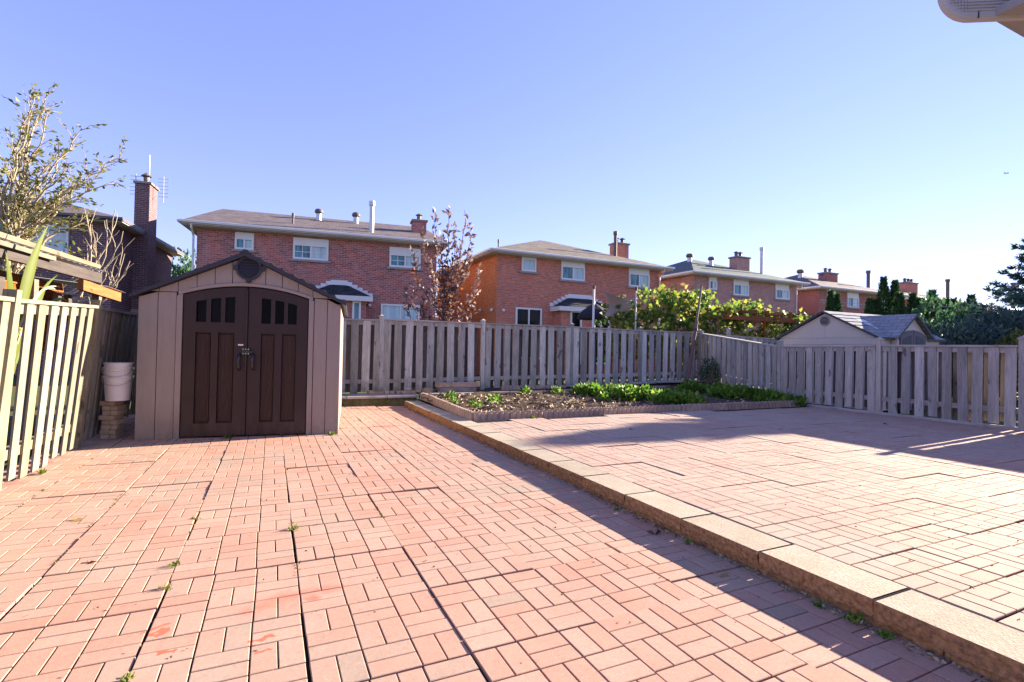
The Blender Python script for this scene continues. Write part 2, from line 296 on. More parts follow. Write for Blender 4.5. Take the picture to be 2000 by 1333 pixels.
# ------------------------------------------------------------------ mesh helpers
class MB:
    def __init__(self): self.v = []; self.f = []; self.mi = []
    def poly(self, pts, mi=0):
        i = len(self.v); self.v += [tuple(p) for p in pts]; self.f.append(tuple(range(i, i + len(pts)))); self.mi.append(mi); return self
    def box(self, x0, x1, y0, y1, z0, z1, mi=0, ch=0.0, T=None):
        i = len(self.v)
        if ch <= 0:
            p = [(x0, y0, z0), (x1, y0, z0), (x1, y1, z0), (x0, y1, z0), (x0, y0, z1), (x1, y0, z1), (x1, y1, z1), (x0, y1, z1)]
            fs = [(3, 2, 1, 0), (4, 5, 6, 7), (0, 1, 5, 4), (1, 2, 6, 5), (2, 3, 7, 6), (3, 0, 4, 7)]
        else:
            p = []
            for z, c in ((z0, ch), (z0 + ch, 0), (z1 - ch, 0), (z1, ch)):
                p += [(x0 + c, y0 + c, z), (x1 - c, y0 + c, z), (x1 - c, y1 - c, z), (x0 + c, y1 - c, z)]
            fs = [(3, 2, 1, 0), (12, 13, 14, 15)]
            for r in range(3):
                for j in range(4):
                    a, b = r * 4 + j, r * 4 + (j + 1) % 4; fs.append((a, b, b + 4, a + 4))
        if T is not None: p = [tuple(T(*q)) for q in p]
        self.v += p
        for f in fs: self.f.append(tuple(a + i for a in f)); self.mi.append(mi)
        return self
    def prism(self, poly, y0, y1, mi=0, plane='xz'):
        """poly: counter-clockwise (u,w) outline; extruded along the third axis from y0 to y1"""
        n = len(poly); i = len(self.v)
        def P(u, w, y): return (u, y, w) if plane == 'xz' else ((y, u, w) if plane == 'yz' else (u, w, y))
        self.v += [P(u, w, y0) for u, w in poly] + [P(u, w, y1) for u, w in poly]
        fl = plane == 'xz'
        front = tuple(range(i, i + n)); back = tuple(range(i + 2 * n - 1, i + n - 1, -1))
        if not fl: front = front[::-1]; back = back[::-1]
        self.f += [front, back]; self.mi += [mi, mi]
        for j in range(n):
            a, b = i + j, i + (j + 1) % n
            q = (b, a, a + n, b + n); self.f.append(q if fl else q[::-1]); self.mi.append(mi)
        return self
    def tube(self, path, rad, n=6, mi=0, cap=True):
        path = [Vector(p) for p in path]; i = len(self.v)
        if not hasattr(rad, '__len__'): rad = [rad] * len(path)
        prev = None
        for k, p in enumerate(path):
            d = (path[min(k + 1, len(path) - 1)] - path[max(k - 1, 0)])
            if d.length < 1e-9: d = Vector((0, 0, 1))
            d.normalize()
            a = d.cross(prev if prev else (Vector((0, 0, 1)) if abs(d.z) < .9 else Vector((1, 0, 0))))
            if prev: a = prev - d * prev.dot(d)
            a.normalize(); prev = a; b = d.cross(a)
            for j in range(n):
                t = 2 * pi * j / n; self.v.append(tuple(p + (a * cos(t) + b * sin(t)) * rad[k]))
        for k in range(len(path) - 1):
            for j in range(n):
                q = i + k * n + j; r = i + k * n + (j + 1) % n
                self.f.append((q, r, r + n, q + n)); self.mi.append(mi)
        if cap:
            self.f.append(tuple(range(i + n - 1, i - 1, -1))); self.f.append(tuple(range(i + (len(path) - 1) * n, i + len(path) * n))); self.mi += [mi, mi]
        return self
    def lathe(self, prof, c=(0, 0, 0), n=24, mi=0):
        i = len(self.v)
        for r, z in prof:
            for j in range(n): t = 2 * pi * j / n; self.v.append((c[0] + r * cos(t), c[1] + r * sin(t), c[2] + z))
        for k in range(len(prof) - 1):
            for j in range(n):
                q = i + k * n + j; r = i + k * n + (j + 1) % n; self.f.append((q, r, r + n, q + n)); self.mi.append(mi)
        return self
    def mesh(self, name, mats, smooth=False, uv=True):
        me = bpy.data.meshes.new(name); me.from_pydata(self.v, [], self.f)
        for m in mats: me.materials.append(M[m])
        if len(mats) > 1: me.polygons.foreach_set('material_index', self.mi)
        if smooth: me.polygons.foreach_set('use_smooth', [True] * len(self.f))
        if uv and len(self.f) < 60000:
            ul = me.uv_layers.new(name='uv'); d = ul.data
            for p in me.polygons:
                n = p.normal
                for li in p.loop_indices:
                    co = me.vertices[me.loops[li].vertex_index].co
                    if abs(n.z) > .25 and abs(n.z) < .985:
                        h = Vector((n.x, n.y, 0)).normalized(); t = Vector((-h.y, h.x, 0)); d[li].uv = (co.dot(t), co.z / max(.2, sqrt(1 - n.z * n.z)))
                    elif abs(n.z) >= .985: d[li].uv = (co.x, co.y)
                    elif abs(n.x) > abs(n.y): d[li].uv = (co.y, co.z)
                    else: d[li].uv = (co.x, co.z)
        me.update(); return me
    def build(self, name, mats, parent=None, smooth=False, uv=True):
        if isinstance(mats, str): mats = [mats]
        return link(name, self.mesh(name, mats, smooth, uv), parent)

def link(name, me, parent=None, loc=None, rz=None):
    o = bpy.data.objects.new(name, me); COL.objects.link(o)
    if parent: o.parent = parent
    if loc is not None: o.location = loc
    if rz is not None: o.rotation_euler = (0, 0, rz)
    return o
def tag(o, label=None, cat=None, group=None, kind=None):
    if label: o['label'] = label
    if cat: o['category'] = cat
    if group: o['group'] = group
    if kind: o['kind'] = kind
    return o
def thing(name, label, cat, loc=(0, 0, 0), rz=0.0, group=None):
    return tag(link(name, None, None, loc, rz), label, cat, group)
def struct(o): o['kind'] = 'structure'; return o

def quads(name, q, mat, parent=None):
    """q: (N,4,3) array -> one mesh of loose quads"""
    N = len(q); me = bpy.data.meshes.new(name)
    me.vertices.add(N * 4); me.vertices.foreach_set('co', np.ascontiguousarray(q, dtype=np.float32).ravel())
    me.loops.add(N * 4); me.loops.foreach_set('vertex_index', np.arange(N * 4, dtype=np.int32))
    me.polygons.add(N); me.polygons.foreach_set('loop_start', np.arange(0, N * 4, 4, dtype=np.int32))
    try: me.polygons.foreach_set('loop_total', np.full(N, 4, dtype=np.int32))
    except Exception: pass
    me.materials.append(M[mat]); me.update(calc_edges=True); me.validate()
    return link(name, me, parent)
def norm(a): return a / np.maximum(np.linalg.norm(a, axis=-1, keepdims=True), 1e-9)
def leaves(pts, size, aspect=.5, direction=None, spread=1.0, droop=0.0, fold=.18):
    """diamond leaves with a slight fold at pts; direction: preferred (N,3)"""
    pts = np.asarray(pts, float); n = len(pts)
    d = rng.normal(size=(n, 3))
    if direction is not None: d = norm(np.asarray(direction, float)) + spread * norm(d) * rng.random((n, 1))
    d[:, 2] -= droop; d = norm(d)
    s = norm(np.cross(d, rng.normal(size=(n, 3)))); nn = np.cross(s, d)
    L = (size * (.6 + .8 * rng.random((n, 1)))); w = L * aspect * .5
    mid = pts + d * L * .45
    return np.stack([pts, mid + s * w + nn * L * fold, pts + d * L - nn * L * .05, mid - s * w + nn * L * fold], axis=1)
def fbm(x, y, z=0.0): return mnoise.fractal(Vector((x, y, z)), 1.0, 2.0, 4)

# ================================================================== SETTING
g = MB()
gx = [-400, -60, -20, 0, 20, 60, 400, 900]; gy = [-300, -40, -5, 12, 40, 120, 900]
for i in range(len(gx) - 1):
    for j in range(len(gy) - 1):
        g.poly([(gx[i], gy[j], -.07), (gx[i + 1], gy[j], -.07), (gx[i + 1], gy[j + 1], -.07), (gx[i], gy[j + 1], -.07)])
struct(g.build('ground', 'grass'))

PITCHS = .612; SQ = .2033
def brick_verts(mb, x0, x1, y0, y1, mi, dz=0.0, c=.0026):
    i = len(mb.v)
    mb.v += [(x0, y0, -.03), (x1, y0, -.03), (x1, y1, -.03), (x0, y1, -.03), (x0, y0, dz - c), (x1, y0, dz - c), (x1, y1, dz - c), (x0, y1, dz - c),
             (x0 + c, y0 + c, dz), (x1 - c, y0 + c, dz), (x1 - c, y1 - c, dz), (x0 + c, y1 - c, dz)]
    for f in ((8, 9, 10, 11), (4, 5, 9, 8), (5, 6, 10, 9), (6, 7, 11, 10), (7, 4, 8, 11), (0, 1, 5, 4), (1, 2, 6, 5), (2, 3, 7, 6), (3, 0, 4, 7)):
        mb.f.append(tuple(a + i for a in f)); mb.mi.append(mi)
def brick_layout(flip):
    out = []
    for i in range(3):
        for j in range(3):
            x, y = (i - 1.5) * SQ, (j - 1.5) * SQ; gp = .0034
            if (i + j + flip) % 2: out += [(x + gp, x + SQ - gp, y + k * SQ / 2 + .0026, y + (k + 1) * SQ / 2 - .0026) for k in (0, 1)]
            else: out += [(x + k * SQ / 2 + .0026, x + (k + 1) * SQ / 2 - .0026, y + gp, y + SQ - gp) for k in (0, 1)]
    return out
def slab_mesh(mat, flip, seed, with_bricks=True):
    rr = random.Random(seed); mb = MB(); h = .302
    mb.box(-h, h, -h, h, -.034, -.011, 1)
    if with_bricks:
        for b in brick_layout(flip): brick_verts(mb, *b, 0, rr.uniform(-.0012, .0012))
    me = mb.mesh('paving_slab', [mat, 'joint'], uv=False); return me
def brick_mesh(mat, w, l):
    mb = MB(); brick_verts(mb, -w / 2, w / 2, -l / 2, l / 2, 0); return mb.mesh('paving_brick', [mat], uv=False)

def patio(name, mat, x0, ncol, ylo, yhi, z, offs, near, clipx=None):
    base = MB(); base.box(x0 - .01, x0 + ncol * PITCHS + .01, ylo - .4, yhi, z - .10, z - .017)
    root = struct(base.build(name, 'joint'))
    full = [[slab_mesh(mat, f, s) for s in range(4)] for f in (0, 1)]; body = slab_mesh(mat, 0, 0, False)
    bm = {}
    cells = []
    for c in range(ncol):
        o = offs(c); y = ylo + o - PITCHS; r = 0
        while y + PITCHS * .5 < yhi:
            cells.append((c, r, x0 + (c + .5) * PITCHS, y + PITCHS / 2)); y += PITCHS; r += 1
    def score(cell):
        x, y = cell[2], cell[3]; d = x * sin(YAW) + y * cos(YAW); cx = x * cos(YAW) - y * sin(YAW)
        if d < .9 or abs(cx / d) > 1.05 or (EYE - z) / d > .72: return 1e9
        return d
    nearset = set((c[0], c[1]) for c in sorted(cells, key=score)[:near])
    for (c, r, x, y) in cells:
        if y > yhi - .06: continue
        flip = (c + r) % 2; j = random.uniform
        loc = (x + j(-.004, .004), y + j(-.004, .004), z + j(-.005, .005)); rz = radians(j(-.45, .45))
        if (c, r) in nearset:
            s = link('paving_slab', body, root, loc, rz)
            for (a, b, e, f) in brick_layout(flip):
                key = (round(b - a, 4), round(f - e, 4))
                if key not in bm: bm[key] = brick_mesh(mat, *key)
                link('paving_brick', bm[key], s, ((a + b) / 2, (e + f) / 2, j(-.001, .001)), radians(j(-.3, .3)))
        else:
            s = link('paving_slab', full[flip][random.randrange(4)], root, loc, rz)
        s.rotation_euler[0] = radians(j(-.4, .4)); s.rotation_euler[1] = radians(j(-.4, .4))
    return root
loff = {0: .21, 1: .33, 2: .43, 3: .12, 4: .12, 5: .12, 6: .12, 7: .30}
patio('lower_patio', 'paver_red', -2.288, 8, -1.3, 11.0, 0.0, lambda c: (loff.get(c, .1) + .098) % PITCHS, 16)
uoff = [random.choice((.05, .05, .26, .46)) for _ in range(20)]
patio('upper_patio', 'paver_pink', 2.845, 13, -2.0, 7.46, .12, lambda c: uoff[c], 16)

# retaining step between the two patios
rw = thing('retaining_wall', 'low beige stone retaining step running between the two brick patios', 'retaining wall', (2.545, 0, 0))
def rough_block(x0, x1, y0, y1, z0, z1, seed, nx=14, nz=4, amp=.006):
    """block whose -X face is split stone"""
    rr = random.Random(seed); mb = MB(); c = .006
    mb.poly([(x0 + c, y0 + c, z1), (x1, y0 + c, z1), (x1, y1 - c, z1), (x0 + c, y1 - c, z1)], 0)
    for (a, b) in (((x0 + c, y0), (x1, y0)), ((x1, y1), (x0 + c, y1))):
        mb.poly([(*a, z0), (*b, z0), (*b, z1 - .002), (*a, z1 - .002)], 0)
    mb.poly([(x1, y0, z0), (x1, y1, z0), (x1, y1, z1), (x1, y0, z1)], 0)
    P = {}
    for i in range(nx + 1):
        for k in range(nz + 1):
            e = rr.uniform(-.004, .002) if k == nz else rr.uniform(-amp, amp)
            P[i, k] = len(mb.v); mb.v.append((x0 + e + (c if k == nz else 0), y0 + (y1 - y0) * i / nx, z0 + (z1 - z0) * k / nz))
    for i in range(nx):
        for k in range(nz): mb.f.append((P[i, k], P[i, k + 1], P[i + 1, k + 1], P[i + 1, k])); mb.mi.append(1)
    return mb
caps = [rough_block(0, .293, 0, .604, .040, .12, s).mesh('cap_stone', ['cap', 'split']) for s in range(4)]
lows = [rough_block(.016, .285, 0, .6115, -.03, .034, 9 + s).mesh('base_stone', ['split', 'split']) for s in range(4)]
y = -1.62; i = 0
while y < 10.5:
    link('cap_stone', caps[i % 4], rw, (random.uniform(-.004, .004), y, random.uniform(-.002, .002)), radians(random.uniform(-.3, .3)))
    link('base_stone', lows[(i * 3) % 4], rw, (random.uniform(-.004, .004), y - .27, 0), radians(random.uniform(-.4, .4)))
    y += .612; i += 1
WALL_END = y

# garden bed soil
sb = MB(); NX, NY = 110, 56; ids = {}
def soil_z(x, y):
    rise = .16 + .10 * max(0, (x - 3) / 8) * max(0, (y - 7.5) / 3.4) + .05 * (y - 7.5) / 3.4
    e = min(1, min(x - 2.95, y - 7.55) / .15); rows = .018 * sin((x * .25 + y) * 9)
    return rise + rows + .05 * fbm(x * 1.4, y * 1.4) + .025 * fbm(x * 6, y * 6, 3) - .03 * (1 - e)
for i in range(NX + 1):
    for j in range(NY + 1):
        x = 2.95 + (11.2 - 2.95) * i / NX; yy = 7.55 + (10.9 - 7.55) * j / NY
        ids[i, j] = len(sb.v); sb.v.append((x, yy, soil_z(x, yy)))
for i in range(NX):
    for j in range(NY): sb.f.append((ids[i, j], ids[i + 1, j], ids[i + 1, j + 1], ids[i, j + 1])); sb.mi.append(0)
struct(sb.build('garden_soil', 'soil', smooth=True))
# clods and dry mulch on the soil
n = 2600; px = np.concatenate([rng.uniform(3.1, 7.0, 1900), rng.uniform(3.1, 10.6, 700)]); py = rng.uniform(7.7, 10.6, n)
pts = np.array([(a, b, soil_z(a, b) + .004) for a, b in zip(px, py)])
dd = rng.normal(size=(n, 3)); dd[:, 2] *= .35
mo = quads('mulch', leaves(pts, .075, .55, dd, .2), 'mulch'); tag(mo, 'dry pale mulch and stalks scattered over the garden soil', 'mulch', kind='stuff')

# ledge along the back fence (left piece faces the lower patio, right piece rises behind the garden)
lb = MB(); lb.box(-2.2, 2.90, 10.98, 12.2, -.06, .15)
struct(lb.build('ledge_bank', 'mossy'))
kt = thing('concrete_ledge', 'flat grey concrete ledge in front of the back fence beside the shed', 'ledge', (0, 0, 0))
xs = [-2.2, -1.0, .25, 1.42, 2.25, 2.93]
for a, b in zip(xs, xs[1:]):
    MB().box(a + .004, b - .004, 10.90 + random.uniform(0, .012), 11.50, .153, .205, ch=.008).build('ledge_slab', 'concrete', kt)
rb = MB()
for a, b in ((2.935, 5), (5, 7), (7, 9), (9, 11.6)):
    za, zb = .21 + .02 * (a - 2.9), .21 + .02 * (b - 2.9)
    rb.poly([(a, 10.93, za), (b, 10.93, zb), (b, 12.2, zb + .02), (a, 12.2, za + .02)]); rb.poly([(a, 10.93, 0), (b, 10.93, 0), (b, 10.93, zb), (a, 10.93, za)])
struct(rb.build('fence_bank', 'soil'))

# ================================================================== FENCES
def fence_run(root, p0, p1, zb, zt, nrm, board, rail, spacing=.246, bw=.160, lean=0.0, phase=.06, back=True, skip_cap=False, capmat=None, inner=None):
    """shadow-box run from p0 to p1; zb,zt = (start,end) bottoms and tops; nrm points to the viewer's side; lean = top offset along nrm"""
    p0 = Vector((*p0, 0)); p1 = Vector((*p1, 0)); d = p1 - p0; L = d.length; d.normalize(); nv = Vector((*nrm, 0)).normalized()
    def T(z0, s, o, z):     # along, out, height
        ll = lean if not hasattr(lean, '__len__') else lean[0] + (lean[1] - lean[0]) * s / L
        return p0 + d * s + nv * (o + ll * (z - z0)) + up * z
    lerp = lambda a, s: a[0] + (a[1] - a[0]) * min(1, max(0, s / L))
    def bd(s, w, o0, o1, zA, zB, name, mat, tilt=0.0):
        mb = MB(); zb0 = lerp(zb, s)
        mb.box(s - w / 2, s + w / 2, o0, o1, 0, 1, T=lambda a, o, t: T(zb0, a + tilt * (t - .5), o, (zA + (zB - zA) * t) if t == 0 else lerp(zt, a) + (zB - lerp(zt, s))))
        return mb.build(name, mat, root, uv=False)
    s = phase
    while s < L - .03:
        w = bw + random.uniform(-.012, .008)
        bd(s + random.uniform(-.012, .012), w, .022 + random.uniform(0, .004), .042, lerp(zb, s) + random.uniform(-.03, .02), lerp(zt, s) - .03, 'board', board, random.uniform(-.02, .02))
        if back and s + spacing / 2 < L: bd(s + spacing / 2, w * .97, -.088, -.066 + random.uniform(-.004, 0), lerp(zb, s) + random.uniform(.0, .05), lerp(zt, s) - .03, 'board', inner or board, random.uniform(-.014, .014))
        s += spacing
    def hz(z_a, z_b, o0, o1, h, name, mat):
        mb = MB(); mb.box(0, L, o0, o1, 0, h, T=lambda a, o, t: T(lerp(zb, a), a, o, (z_a + (z_b - z_a) * a / L) + t)); mb.build(name, mat, root, uv=False)
    hz(zt[0] - .12, zt[1] - .12, -.062, .02, .085, 'rail', rail)
    hz(zb[0] + .20, zb[1] + .20, -.062, .02, .085, 'rail', rail)
    if not skip_cap: hz(zt[0] - .028, zt[1] - .028, -.10, .062, .034, 'cap_rail', capmat or rail)
def fence_post(root, p, zb, zt, nrm, mat, w=.088, lean=0.0, cap=True, lt=0.0):
    nv = Vector((*nrm, 0)).normalized(); t = Vector((-nv.y, nv.x, 0)); o = Vector((*p, 0)) + nv * .012
    def T(a, b, z): return o + t * (a + lt * (z - zb)) + nv * (b + lean * (z - zb)) + up * z
    mb = MB(); mb.box(-w / 2, w / 2, -w / 2, w / 2, zb - .05, zt, T=T)
    if cap:
        c = w / 2 + .014; mb.box(-c, c, -c, c, zt + .001, zt + .022, T=T)
        i = len(mb.v); mb.v += [tuple(T(a * c * .8, b * c * .8, zt + .0225)) for a, b in ((-1, -1), (1, -1), (1, 1), (-1, 1))] + [tuple(T(0, 0, zt + .06))]
        for j in range(4): mb.f.append((i + j, i + (j + 1) % 4, i + 4)); mb.mi.append(0)
    mb.build('post', mat, root, uv=False)

BF = lambda x: 11.6 - (x - 1.5) * .0376
bf = thing('back_fence', 'weathered grey wooden fence along the back behind garden bed and shed', 'fence', (0, 0, 0))
px_ = [-2.0, -.2, 2.22, 4.62, 7.06, 9.23, 11.35]
zt_ = [1.80, 1.81, 1.86, 1.855, 1.855, 1.83, 1.83]; zb_ = [.21, .21, .225, .28, .32, .36, .42]
for a in range(len(px_) - 1):
    x0, x1 = px_[a], px_[a + 1]; t0, t1 = zt_[a], zt_[a + 1]
    st = .02 if a == 1 else 0
    fence_run(bf, (x0 + .05, BF(x0)), (x1 - .05, BF(x1)), (zb_[a], zb_[a + 1]), (t0 - st, t1 - st), (0, -1), 'fence_grey', 'rail', phase=.075, lean=.004, inner='board_gap_shade')
for x, t, b in list(zip(px_, zt_, zb_))[1:]:
    fence_post(bf, (x, BF(x)), b, t + .045, (0, -1), 'fence_grey')
rf = thing('right_fence', 'weathered grey wooden fence along the right side of the upper patio', 'fence', (0, 0, 0))
RF = [((10.75, -2.6), .12, 1.46), ((10.75, -.35), .12, 1.46), ((10.75, 1.75), .12, 1.45), ((10.75, 3.87), .12, 1.455), ((10.75, 5.98), .12, 1.46), ((10.76, 8.14), .13, 1.43), ((11.42, 11.20), .40, 1.83)]
for (p, b0, t0), (q, b1, t1) in zip(RF, RF[1:]):
    up3 = q[1] > 9
    fence_run(rf, (p[0], p[1] + .05), (q[0], q[1] - .05), (b0 + .05, b1 + .05), (t0, t1 - (.03 if up3 else 0)), (-1, 0), 'fence_blue', 'raily', phase=.09, spacing=.214, bw=.146, inner='board_gap_shade')
for i, (p, b, t) in enumerate(RF): fence_post(rf, p, b, t + (.10 if i != 6 else .05), (-1, 0), 'fence_blue', cap=i != 6, lt=0)
MB().box(10.66, 10.70, -2.6, 7.9, .10, .165, ch=.004).build('kick_board', 'raily', rf)
lf = thing('left_fence', 'sunlit cream coloured leaning board fence along the left side', 'fence', (0, 0, 0))
LF = [((-2.02, 1.3), 0, 1.50), ((-2.02, 3.4), 0, 1.53), ((-2.02, 5.4), 0, 1.575), ((-2.04, 7.50), 0, 1.655), ((-2.10, 9.5), .02, 1.67), ((-2.12, 11.5), .05, 1.72)]
for k, ((p, b0, t0), (q, b1, t1)) in enumerate(zip(LF, LF[1:])):
    fence_run(lf, (p[0], p[1] + .04), (q[0], q[1] - .04), (b0 + .03, b1 + .03), (t0, t1), (1, 0), 'fence_pale', 'raily_pale', phase=.10, spacing=.252, bw=.142, lean=(.03 + .012 * k, .05 + .022 * k), back=k >= 3)
for k, (p, b, t) in enumerate(LF): fence_post(lf, p, b, t + .07, (1, 0), 'fence_pale', lean=.04 + .02 * k, cap=False)
nf = thing('neighbour_fence', 'short run of grey fence in the next yard left of the pale shed', 'fence', (0, 0, 0))
fence_run(nf, (11.55, 11.3), (15.6, 11.1), (.35, .3), (1.80, 1.70), (0, -1), 'fence_blue', 'rail')
fence_post(nf, (12.55, 11.26), .3, 1.95, (0, -1), 'fence_blue')

# ================================================================== SHED
SW = 2.446; SD = 3.0; EZ = 1.853; PZ = 2.43
sh = thing('garden_shed', 'beige resin garden shed with dark brown double doors and round gable vent', 'shed', (-1.5395, 7.9184, 0), radians(-7.673))
roofz = lambda x: EZ + (PZ - EZ) * (1 - abs(x - SW / 2) / (SW / 2))
AC = 1.262; arc = lambda x, top=2.016, side=1.885, hw=.76: top - (top - side) * ((x - AC) / hw) ** 2
trimarc = lambda x: arc(x, 2.063, 1.914, .815)
# inner carcass
MB().prism([(.03, 0.01), (SW - .03, 0.01), (SW - .03, EZ - .03), (SW / 2, PZ - .04), (.03, EZ - .03)], .05, .06).build('inner_liner', 'shed_gap', sh)
gp = .004
def wp(poly, y0=0.0, y1=.045, mat='shed_panel', name='wall_panel', par=None): return MB().prism(poly, y0, y1).build(name, mat, par or sh)
for a, b in ((0, .217), (.217, .425), (2.093, 2.267), (2.267, SW)):
    wp([(a + gp, 0.0), (b - gp, 0.0), (b - gp, min(1.896, roofz(b) - .05)), (a + gp, min(1.896, roofz(a) - .05) if a > 0 else EZ - .03)][:4])
for a, b in ((.425, .497), (2.021, 2.093)):        # door jamb strips
    wp([(a + gp, 0.0), (b - gp, 0), (b - gp, arc(b) - .0), (a + gp, arc(a) - .0)], -.012, .04)
gl = [.005, .226, .437, .650, .858, 1.065, 1.262, 1.468, 1.677, 1.880, 2.072, 2.272, SW - .005]
for a, b in zip(gl, gl[1:]):
    N = 6; xs = [a + gp + (b - a - 2 * gp) * k / N for k in range(N + 1)]
    lo = [(x, max(trimarc(x), 1.905) if .44 < x < 2.08 else 1.905) for x in xs]; hi = [(x, max(roofz(x) - .02, 1.91)) for x in xs]
    if hi[0][1] - lo[0][1] < .008 and hi[-1][1] - lo[-1][1] < .03: continue
    wp(lo + hi[::-1], 0.0, .045)
N = 24; xs = [.447 + (2.077 - .447) * k / N for k in range(N + 1)]
wp([(x, min(arc(x) + .004, trimarc(x) - .02)) for x in xs] + [(x, trimarc(x) - gp) for x in xs[::-1]], -.018, .045, name='door_arch')
MB().box(0, .04, .047, SD, 0, EZ - .02).build('side_wall', 'shed_panel', sh)
MB().box(SW - .04, SW, .047, SD, 0, EZ - .02).build('side_wall', 'shed_panel', sh)
MB().prism([(.05, 0), (SW - .05, 0), (SW - .05, EZ - .03), (SW / 2, PZ - .03), (.05, EZ - .03)], SD - .03, SD + .01).build('back_wall', 'shed_panel', sh)
for sgn in (0, 1):
    X = (lambda x: x) if sgn == 0 else (lambda x: SW - x)
    ov = -.075; m = (PZ - EZ) / (SW / 2)
    a, b = (X(ov), EZ + m * ov), (X(SW / 2), PZ)
    th = .05; pl = [(a[0], a[1] - .012), (b[0], b[1] - .012), (b[0], b[1] + th), (a[0], a[1] + th - .02)]
    if sgn: pl = pl[::-1]
    ro = MB().prism(pl, -.09, SD + .08).build('roof_panel', 'shed_roof', sh)
    for k in range(9):       # overlapping shingle ridges
        t = (k + .5) / 9.5; x = a[0] + (b[0] - a[0]) * t; z = a[1] + (b[1] - a[1]) * t + th
        MB().prism([(x - .05, z - .028), (x + .05, z - .002 if sgn else z - .002), (x + .05, z + .004 * (1 if sgn == 0 else .2)), (x - .05, z + .001)], -.02, SD + .06).build('shingle_ridge', 'shed_roof', ro)
MB().prism([(SW / 2 - .07, PZ + .025), (SW / 2 + .07, PZ + .025), (SW / 2 + .02, PZ + .072), (SW / 2 - .02, PZ + .072)], -.10, SD + .09).build('ridge_cap', 'shed_roof', sh)
# doors
def door(x0, x1, wins, pans, tagl):
    root = MB().prism([(x0, .02)] + [(x1, .02)] + [(x0 + (x1 - x0) * k / 10, arc(x0 + (x1 - x0) * k / 10) - .012) for k in range(10, -1, -1)], .042, .049).build('door', 'shed_door', sh)
    f0, f1 = .002, .0415
    xa, xb = wins[0][0], wins[-1][1]; pa, pb = pans[0][0], pans[-1][1]; L_, R_ = min(xa, pa), max(xb, pb)
    def st(a, b, z0, ztop=None, name='stile'):
        if ztop is None:
            zs = [(a + (b - a) * k / 6, arc(a + (b - a) * k / 6) - .014) for k in range(6, -1, -1)]
        else: zs = [(b, ztop), (a, ztop)]
        return MB().prism([(a, z0), (b, z0)] + zs, f0, f1).build(name, 'shed_door', root)
    st(x0 + .002, L_, .022); st(R_, x1 - .002, .022)
    st(L_ + .0005, R_ - .0005, .022, .19, 'rail'); st(L_ + .0005, R_ - .0005, 1.39, 1.525, 'rail')
    winA = lambda x: arc(x) - .14
    xs = [L_ + (R_ - L_) * k / 10 for k in range(11)]
    MB().prism([(min(max(x, L_ + .0005), R_ - .0005), winA(x)) for x in xs] + [(min(max(x, L_ + .0005), R_ - .0005), arc(x) - .014) for x in xs[::-1]], f0, f1).build('rail', 'shed_door', root)
    edges = [L_] + [e for w in wins for e in w] + [R_]
    for a, b in zip(edges[0::2], edges[1::2]):
        if b - a > .01: MB().prism([(a + .0005, 1.5255), (b - .0005, 1.5255), (b - .0005, winA(b) - .0005), (a + .0005, winA(a) - .0005)], f0 + .003, f1).build('mullion', 'shed_door', root)
    for a, b in wins:
        MB().prism([(a + .001, 1.527), (b - .001, 1.527), (b - .001, winA(b) - .002), (a + .001, winA(a) - .002)], .036, .040).build('pane', 'dark_glass', root)
    edges = [L_] + [e for w in pans for e in w] + [R_]
    for a, b in zip(edges[0::2], edges[1::2]):
        if b - a > .01: st(a + .0005, b - .0005, .1905, 1.3895, 'mullion')
    for a, b in pans:
        MB().box(a + .012, b - .012, .026, .0412, .205, 1.375, ch=.008).build('door_panel', 'shed_grain', root)
    return root
dL = door(.505, 1.246, [(.649, .765), (.820, .935), (.988, 1.104)], [(.649, .829), (.912, 1.100)], 'L')
dR = door(1.268, 2.013, [(1.428, 1.542), (1.597, 1.708), (1.757, 1.870)], [(1.428, 1.598), (1.690, 1.866)], 'R')
MB().box(1.238, 1.262, -.016, .003, .03, 1.99, ch=.003).build('astragal', 'shed_door', dL)
for par, x in ((dL, 1.172), (dR, 1.338)):
    path = [(x, .004, 1.10), (x, -.035, 1.095), (x, -.055, 1.05), (x, -.058, 1.0), (x, -.052, .95), (x, -.03, .91), (x, .004, .905)]
    MB().tube(path, [.02, .019, .017, .016, .017, .019, .02], 8).build('handle', 'handle', par, smooth=True)
lt = MB().box(1.205, 1.30, -.030, -.0165, 1.10, 1.19, ch=.003).build('latch', 'black', dL)
for bx in (1.22, 1.252, 1.285):
    for bz in (1.115, 1.175): MB().tube([(bx, -.030, bz), (bx, -.036, bz)], .006, 8).build('bolt', 'steel', lt)
MB().box(1.30, 1.335, -.028, -.02, 1.125, 1.15).build('hasp', 'black', dR)
MB().box(1.150, 1.215, -.0005, .0035, 1.222, 1.240).build('badge', 'white', dL)
# gable vent
vx, vz, vr = 1.262, 2.262, .130
vt = MB()
ring = [(vx + r * cos(2 * pi * k / 28), vz + r * sin(2 * pi * k / 28)) for r in (vr + .03,) for k in range(28)]
vt.prism(ring, -.018, -.001); vent = vt.build('gable_vent', 'shed_roof', sh)
rg = MB()
for k in range(28):
    a0, a1 = 2 * pi * k / 28, 2 * pi * (k + 1) / 28
    rg.prism([(vx + r * cos(a), vz + r * sin(a)) for r, a in ((vr, a0), (vr + .03, a0), (vr + .03, a1), (vr, a1))], -.04, -.0185)
rg.build('vent_rim', 'shed_roof', vent)
for k in range(7):
    z = vz - .105 + k * .035; hw = sqrt(max(.001, vr ** 2 - (z - vz) ** 2)) - .002
    MB().poly([(vx - hw, -.034, z - .010), (vx + hw, -.034, z - .010), (vx + hw, -.019, z + .013), (vx - hw, -.019, z + .013)]).build('louvre', 'shed_roof', vent)
